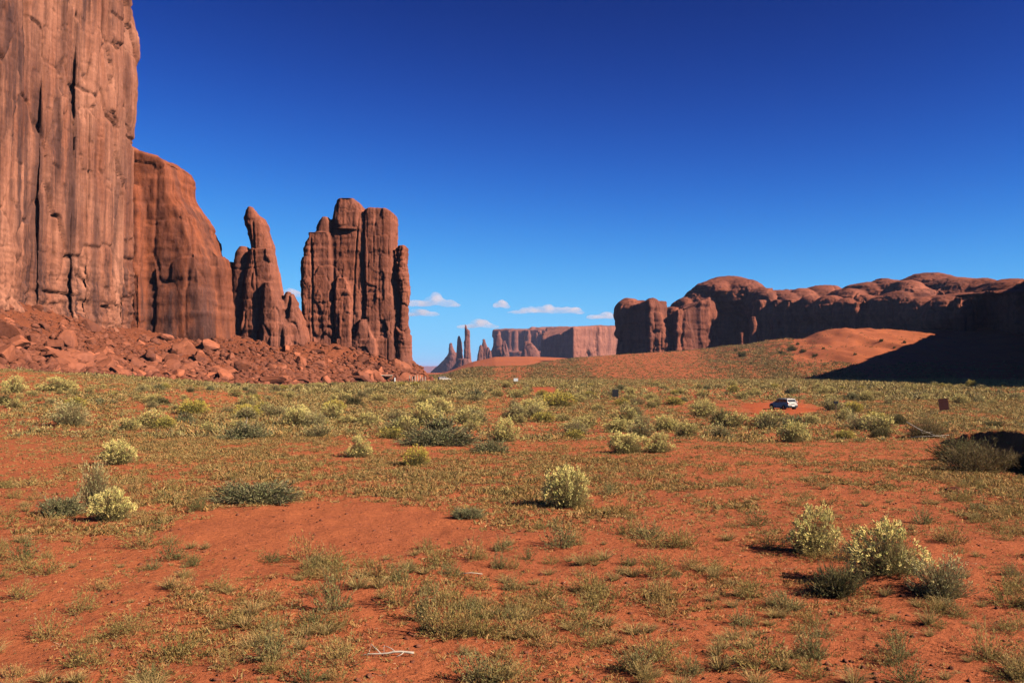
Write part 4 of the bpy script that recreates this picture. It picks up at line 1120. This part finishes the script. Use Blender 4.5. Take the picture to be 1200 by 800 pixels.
def car(name, loc, rz, paint, label, group=None):
    """estate car, nose towards +x, 4.5 m long"""
    root = empty(name, loc, rz)
    # lower body and cabin as cross sections along the car
    def body(bm):
        secs = []   # x, half width at sill, half width at waist, sill z, waist z, hood z
        prof = [(-2.22, .70, .76, .48, .86, .92), (-2.10, .82, .86, .34, .95, 1.00), (-1.6, .86, .90, .26, .96, 1.02), (-0.6, .87, .91, .24, .94, 1.00), (0.5, .87, .90, .24, .91, .98), (0.95, .86, .88, .24, .88, .96),
                (1.5, .85, .85, .25, .80, .88), (1.95, .80, .80, .28, .70, .76), (2.20, .62, .64, .36, .56, .60)]
        for x, a, b, s, w, h in prof:
            half = [(a * .9, s), (a, s + .10), (b, (s + w) / 2), (b * .985, w), (b * .9, h)]
            secs.append([bm.verts.new((x, y, z)) for y, z in half] + [bm.verts.new((x, -y, z)) for y, z in half[::-1]])
        n = len(secs[0])
        for p, q in zip(secs, secs[1:]):
            for i in range(n): bm.faces.new((p[i], p[(i + 1) % n], q[(i + 1) % n], q[i]))
        bm.faces.new(secs[0]); bm.faces.new(secs[-1][::-1])
        bmesh.ops.recalc_face_normals(bm, faces=bm.faces[:])
    bm_obj('body', body, paint, root, smooth_shade=False, bevel=0.03)
    def cabin(bm):
        base = [(-2.12, .80, .99), (1.02, .82, .95)]; top = [(-1.86, .62, 1.50), (-1.2, .66, 1.55), (0.10, .66, 1.54)]
        L0 = [bm.verts.new((x, s * y, z)) for s in (1, -1) for x, y, z in base]
        T = [bm.verts.new((x, s * y, z)) for s in (1, -1) for x, y, z in top]
        bm.faces.new((L0[0], L0[1], T[2], T[1], T[0])); bm.faces.new((L0[2], T[3], T[4], T[5], L0[3]))
        bm.faces.new((L0[0], T[0], T[3], L0[2])); bm.faces.new((L0[1], L0[3], T[5], T[2]))
        bm.faces.new((T[0], T[1], T[4], T[3])); bm.faces.new((T[1], T[2], T[5], T[4])); bm.faces.new((L0[0], L0[2], L0[3], L0[1]))
        bmesh.ops.recalc_face_normals(bm, faces=bm.faces[:])
    bm_obj('cabin', cabin, paint, root, bevel=0.03)
    def panel(name, pts, mat):
        def f(bm):
            v = [bm.verts.new(p) for p in pts]; fc = bm.faces.new(v)
            r = bmesh.ops.extrude_face_region(bm, geom=[fc]); bm.faces.ensure_lookup_table()
            nrm = fc.normal.copy() if fc.normal.length else Vector((0, 0, 1)); fc.normal_update()
            for q in [g for g in r['geom'] if isinstance(g, bmesh.types.BMVert)]: q.co += fc.normal * 0.012
            bmesh.ops.recalc_face_normals(bm, faces=bm.faces[:])
        return bm_obj(name, f, mat, root)
    for s in (1, -1):
        yb = lambda z, s=s: s * (0.822 - (z - .97) / .57 * .165 + 0.004)
        for a in ([(-1.95, 1.06), (-1.20, 1.04), (-1.20, 1.45), (-1.76, 1.43)], [(-1.12, 1.04), (-0.30, 1.02), (-0.30, 1.46), (-1.12, 1.46)], [(-0.22, 1.02), (0.78, 1.00), (0.12, 1.46), (-0.22, 1.46)]):
            P = [(x, yb(z), z) for x, z in a]
            panel('side_window', P if s < 0 else P[::-1], M['glass'])
    xr = lambda z: -2.12 + (z - .99) / .51 * .26 - 0.006
    panel('rear_window', [(xr(z), y, z) for y, z in ((-.68, 1.08), (-.58, 1.43), (.58, 1.43), (.68, 1.08))], M['glass'])
    xf = lambda z: 1.02 - (z - .95) / .59 * .92 + 0.006
    panel('windscreen', [(xf(z), y, z) for y, z in ((.72, 1.02), (.62, 1.47), (-.62, 1.47), (-.72, 1.02))], M['glass'])
    bm_obj('bumper', lambda bm: box(bm, (-2.24, 0, .50), (.16, 1.52, .24)), M['trim'], root, bevel=0.04)
    bm_obj('bumper', lambda bm: box(bm, (2.20, 0, .42), (.14, 1.30, .22)), M['trim'], root, bevel=0.04)
    bm_obj('number_plate', lambda bm: box(bm, (-2.335, 0, .56), (.02, .42, .11)), M['white_paint'], root)
    bm_obj('tailgate_handle', lambda bm: box(bm, (-2.24, 0, .82), (.03, .5, .05)), M['trim'], root)
    for s in (1, -1):
        bm_obj('tail_light', lambda bm: box(bm, (-2.15, s * .74, .98), (.10, .15, .30)), M['red_lamp'], root, bevel=0.02)
        bm_obj('headlight', lambda bm: box(bm, (2.06, s * .60, .62), (.20, .26, .12)), M['clear_lamp'], root, bevel=0.03)
        bm_obj('wing_mirror', lambda bm: box(bm, (.72, s * .97, 1.02), (.12, .18, .13)), paint, root, bevel=0.03)
        bm_obj('roof_rail', lambda bm: (tube(bm, [(-1.7, s * .58, 1.58), (-1.6, s * .58, 1.63), (-.1, s * .58, 1.62), (0, s * .58, 1.56)], .018), box(bm, (-1.68, s * .58, 1.55), (.06, .04, .10)), box(bm, (-.03, s * .58, 1.55), (.06, .04, .10))), M['trim'], root)
        bm_obj('door_handle', lambda bm: (box(bm, (-.95, s * .915, .88), (.18, .03, .03)), box(bm, (.05, s * .91, .87), (.18, .03, .03))), paint, root)
        bm_obj('sill', lambda bm: box(bm, (0, s * .87, .27), (2.0, .06, .10)), M['trim'], root, bevel=0.02)
        for x in (-1.38, 1.40):
            bm_obj('wheel_arch', lambda bm: disc(bm, (x, s * .80, .36), .40, .20), M['trim'], root)
            w = empty('wheel', (x, s * .80, .33)); w.parent = root
            bm_obj('tyre', lambda bm: disc(bm, (0, 0, 0), .33, .235), M['rubber'], w, bevel=0.03)
            bm_obj('rim', lambda bm: [disc(bm, (0, s * .115, 0), .06, .03, 12)] + [box(bm, (.1 * math.cos(q), s * .119, .1 * math.sin(q)), (.2 if True else 0, .012, .05), __import__('mathutils').Matrix.Rotation(-q, 4, 'Y')) for q in [k * 2 * math.pi / 5 for k in range(5)]], M['alloy'], w)
    return tag(root, label, 'car', group)

x, y, z = ground_at(917, 479.5)
va = math.atan2(x, y)
head = va - R(36)                                        # compass heading of the nose, measured from +y to the right
c1 = car('parked_car', (x, y, z), math.pi / 2 - head, M['white'], 'white estate car with roof rails parked on the red dirt pull-out')
# the bare pull-out and the track, a thin sheet of packed dirt
def dirt_sheet(name, cx, cy, rx, ry, seed):
    V, n, m = [], 64, 10
    gx, gy, _ = ground_at(cx, cy)
    for k in range(m + 1):
        for i in range(n):
            t = 2 * math.pi * i / n
            w = (k / m) * (1 + 0.38 * float(vnoise(math.cos(t) * 2.2, math.sin(t) * 2.2, seed, seed)))
            px, py = cx + rx * w * math.cos(t), cy + ry * w * math.sin(t)
            xx, yy, zz = ground_at(px, py)
            V.append((xx, yy, zz + 0.03 - 0.06 * (k == m)))
    Fc = [(k * n + i, k * n + (i + 1) % n, (k + 1) * n + (i + 1) % n, (k + 1) * n + i) for k in range(m) for i in range(n)]
    me = np_mesh(name, np.array(V), np.array(Fc)[:, ::-1], smooth_shade=True)
    return tag(link(name, me, M['track']), kind='structure')
M['track'] = sand_mat('packed_red_dirt', (0.45, 0.105, 0.036), (0.40, 0.090, 0.032), (0.36, 0.08, 0.03), (0.55, 0.3, 0.2), 0.03)
dirt_sheet('dirt_track', 912, 479.5, 50, 8.5, 3)
dirt_sheet('dirt_track', 637, 458, 14, 4, 5)

# signs and boards
def post_sign(px, py, name, label, w, h, post_h, pw, tilt=0.0, mat='black', top=False, cat='sign', yaw=0.0):
    x, y, z = ground_at(px, py)
    r = empty(name, (x, y, z), yaw)
    if top:
        bm_obj('post', lambda bm: box(bm, (0, 0, post_h / 2 - .1), (pw, pw, post_h + .2)), M['wood'], r, bevel=.01)
        bm_obj('panel', lambda bm: box(bm, (0, -.02, post_h + h / 2), (w, .28, h)), M[mat], r, bevel=.01)
    else:
        for s in (-1, 1):
            bm_obj('leg', lambda bm: box(bm, (s * w * .36, 0.04, post_h / 2 - .1), (pw, pw, post_h + .2)), M['wood'], r, bevel=.01)
        import mathutils
        bm_obj('panel', lambda bm: box(bm, (0, 0, post_h + h / 2 - .05), (w, .05, h), mathutils.Matrix.Rotation(tilt, 4, 'Y')), M[mat], r, bevel=.01)
    return tag(r, label, cat)
post_sign(979, 485, 'signpost', 'short dark signpost with flat box top beside the red pull-out', .48, .34, 1.3, .10, top=True)
post_sign(721, 468, 'notice_board', 'small black notice board on legs standing alone on the plain', 1.05, 1.25, .5, .10, mat='black')
post_sign(1105, 484, 'board', 'leaning rusty brown board standing among bushes near the right edge', 1.15, 1.45, .45, .10, tilt=R(-7), mat='brown', yaw=R(-12))

# kiosk, posts and vehicles below the blocky butte
x, y, z = ground_at(452, 448.3)
r = empty('shade_hut', (x, y, z), R(12))
bm_obj('roof', lambda bm: box(bm, (0, 0, 2.25), (4.0, 2.8, .22)), M['wood_pale'], r, bevel=.03)
for sx in (-1, 1):
    for sy in (-1, 1):
        bm_obj('post', lambda bm: box(bm, (sx * 1.75, sy * 1.15, 1.0), (.18, .18, 2.3)), M['wood'], r)
bm_obj('back_wall', lambda bm: box(bm, (0, 1.0, .95), (3.3, .08, 1.9)), M['wood'], r)
tag(r, 'small flat roofed wooden shade hut at the talus foot below the butte', 'hut')
pm = None
for k, px in enumerate((480.0, 483.2, 486.3, 489.2, 492.4, 495.0, 498.2)):
    x, y, z = ground_at(px, 448.4)
    if pm is None:
        pm = bm_obj('fence_post', lambda bm: tube(bm, [(0, 0, -.2), (.02, 0, 1.0), (0, .02, 2.25)], [.15, .14, .12], 8), M['wood_pale'])
        o = pm
    else:
        o = pm.copy(); COL.objects.link(o)
    o.location = (x, y, z); o.scale = (1, 1, (1.0, .8, 1.0, 1.05, .95, .75, .85)[k])
    tag(o, 'bare pale post in the row of posts at the talus foot below the butte', 'post', 'row of pale posts below the butte')
x, y, z = ground_at(462.5, 449)
o = pm.copy(); o.data = pm.data.copy(); COL.objects.link(o); o.name = 'marker_post'; o.location = (x, y, z); o.scale = (1.6, 1.6, .75); o.data.materials[0] = M['white_paint']
if 'group' in o: del o['group']
tag(o, 'single white marker post between the shade hut and the row of pale posts', 'post')
x, y, z = ground_at(521, 446.2)
car('parked_car', (x, y, z), R(20), M['white'], 'tiny white and grey car parked far away at the end of the talus')
post_sign(604.5, 448.5, 'sign_board', 'tiny white sign board far away in the gap below the brown hills', 1.3, .9, .5, .1, mat='white_paint')

# dead wood
def stick(name, px, py, paths, label, mat='wood_pale', cat='branch', rz=0.0, sc=1.0):
    x, y, z = ground_at(px, py)
    def f(bm):
        for pts, r0, r1 in paths:
            n = len(pts)
            tube(bm, pts, [r0 + (r1 - r0) * k / (n - 1) for k in range(n)], 6)
    o = bm_obj(name, f, M[mat], None, (x, y, z), rz, smooth_shade=True)
    o.scale = (sc,) * 3
    return tag(o, label, cat)
stick('dead_branch', 455, 767, [([(.40, .13, .03), (.30, .10, .05), (.20, .10, .06), (.10, .05, .07), (.0, .045, .05), (-.10, .0, .055), (-.22, .012, .05), (-.30, -.02, .06), (-.40, -.03, .035)], .021, .007), ([(-.10, .0, .055), (-.17, .05, .11), (-.21, .05, .14), (-.26, .07, .19)], .010, .004),
       ([(-.26, .07, .19), (-.28, .03, .09), (-.31, -.03, .01)], .006, .004), ([(.12, .06, .07), (.05, .12, .10), (-.02, .13, .13), (-.09, .18, .12)], .009, .004), ([(.25, .10, .05), (.22, .02, .04), (.15, -.04, .02)], .009, .004), ([(-.05, .02, .05), (-.06, .05, .13), (-.05, .06, .17)], .006, .003)], 'bleached forked dead branch lying on red sand at the bottom', sc=1.0)
stick('dead_branch', 1084, 514, [([(-1.3, .2, 1.2), (-.5, 0, .7), (.6, -.1, .25), (1.4, -.2, .1)], .035, .02), ([(-1.2, -.3, .15), (0, -.3, .2), (1.5, -.4, .3)], .03, .015), ([(-.4, 0, .65), (-.2, .1, .4), (.6, .3, .5)], .02, .01)],
      'bleached crossed dead branches in the brown brush near the right edge')
stick('dead_stalk', 286, 512, [([(0, 0, 0), (.12, 0, .5), (.22, 0, 1.05), (.24, 0, 1.35)], .03, .012), ([(.20, 0, .95), (.10, 0, 1.2)], .012, .006)], 'pale dead stalk rising from the green sage left of centre', cat='stalk')
stick('dead_branch', 552, 672, [([(-.22, 0, .03), (0, .02, .05), (.26, .03, .02)], .014, .008)], 'short pale stick on the sand right of the central weeds')
o = add_boulder(np.array(ground_at(1111, 575)), 0.42, 'flat grey pink stone on the red sand below the dark feathery shrub', name='stone', flat=0.35)
o['category'] = 'stone'

# junipers on the slope below the mesa
def juniper(seed):
    q, c = joined(bushy(seed, 130, Rr=0.5, H=0.7, leaves=12, flowers=0, leafsize=(0.10, 0.045), c_leaf=(0.11, 0.105, 0.042), c_stem=(0.08, 0.05, 0.03), stemw=0.02, lobes=1.6, low=0.2))
    me = quads_mesh('juniper', q, c); me.materials.append(M['leaf']); return me
JU = [juniper(5), juniper(6), juniper(7)]
for k, (px, py, w, h) in enumerate([(870, 418, 16, 9), (862, 412, 6, 6), (915, 415, 12, 7), (928, 411, 16, 8), (941, 413, 12, 7), (955, 418, 10, 6), (935, 404, 7, 5), (880, 427, 8, 5), (1033, 400, 7, 5), (1060, 402, 7, 5), (1048, 408, 5, 4), (1002, 416, 6, 4), (965, 409, 6, 4)]):
    x, y, z = ground_at(px, py)
    o = link('juniper_bush', JU[k % 3]); o.location = (x, y, z - .2); s = .75 * w * y / F; o.scale = (s, s, .75 * h * y / F / .7); o.rotation_euler = (0, 0, k * 1.3)
    tag(o, 'dark green bush on the orange slope below the domed rocks', 'bush', 'dark bushes on the slope below the rocks')

# ------------------------------------------------------------------ fair weather clouds, far away
cm = bpy.data.materials.new('cloud_vapour'); cm.use_nodes = True
N, L = cm.node_tree.nodes, cm.node_tree.links
for n_ in list(N):
    if n_.type == 'BSDF_PRINCIPLED': N.remove(n_)
vol = N.new('ShaderNodeVolumePrincipled'); vol.inputs['Color'].default_value = (1, 1, 1, 1); vol.inputs['Anisotropy'].default_value = 0.2
co = N.new('ShaderNodeTexCoord').outputs['Object']
nz = tex(N, L, co, 0.0048, (0.7, 1, 1.4), 6, 0.68)
rr = ramp(N, [(0.46, 0.0), (0.72, 1.0)]); L.new(nz.outputs[0], rr.inputs[0])
mm = N.new('ShaderNodeMath'); mm.operation = 'MULTIPLY'; mm.inputs[1].default_value = 0.0075
L.new(rr.outputs[0], mm.inputs[0]); L.new(mm.outputs[0], vol.inputs['Density'])
L.new(vol.outputs[0], N['Material Output'].inputs['Volume'])
CL = [((508, 353, 62, 15), 'flat based white cumulus cloud just right of the butte pinnacle'), ((492, 367, 40, 9), 'faint small cloud below the flat based cumulus'), ((588, 356, 18, 12), 'small bright puff at the left end of the long thin cloud'),
      ((640, 363, 96, 10), 'long thin white cloud above the purple mesa'), ((560, 380, 46, 11), 'soft small cloud behind the tallest far needle'), ((712, 370, 44, 9), 'low cloud peeking out beside the square outcrop'), ((342, 344, 26, 12), 'little white cloud in the gap between spire and butte')]
for k, ((px, py, w, h), lab) in enumerate(CL):
    D_ = 15000.0
    c = W(px, py, D_); sc = D_ / F
    rg = np.random.default_rng(50 + k)
    shells = []
    nb = max(5, int(w / 6))
    for q in range(nb):
        t = (q + .5) / nb * 2 - 1
        hh = h * sc * .75 * (0.45 + .5 * rg.uniform()) * (1 - .5 * abs(t))
        cc = c + np.array([t * w * sc * .44, rg.uniform(-150, 150), -h * sc * .5 + hh * .9])
        rings = []
        for a in np.linspace(-math.pi / 2, math.pi / 2, 10)[1:-1]:
            rings.append([cc + np.array([w * sc / nb * 1.35 * math.cos(a) * math.cos(u_), 320 * math.cos(a) * math.sin(u_), hh * (math.sin(a) if a > 0 else .55 * math.sin(a))]) for u_ in np.linspace(0, 2 * math.pi, 17)[:-1]])
        shells.append(ring_shell(rings))
    V, Fc = remeshed(shells, 28.0)
    o = link('cloud', np_mesh('cloud', V - c, Fc, smooth_shade=True), cm, None, tuple(c))
    tag(o, lab, 'cloud')

# ------------------------------------------------------------------ the air between here and the far mesas
hm = bpy.data.materials.new('desert_haze'); hm.use_nodes = True
N, L = hm.node_tree.nodes, hm.node_tree.links
for n_ in list(N):
    if n_.type == 'BSDF_PRINCIPLED': N.remove(n_)
hv = N.new('ShaderNodeVolumePrincipled'); hv.inputs['Color'].default_value = (0.50, 0.62, 1.0, 1); hv.inputs['Density'].default_value = 3.5e-5; hv.inputs['Anisotropy'].default_value = 0.0
L.new(hv.outputs[0], N['Material Output'].inputs['Volume'])
def hb(bm): box(bm, (0, 0, 55), (90000, 90000, 265))
tag(bm_obj('haze', hb, hm), kind='stuff')
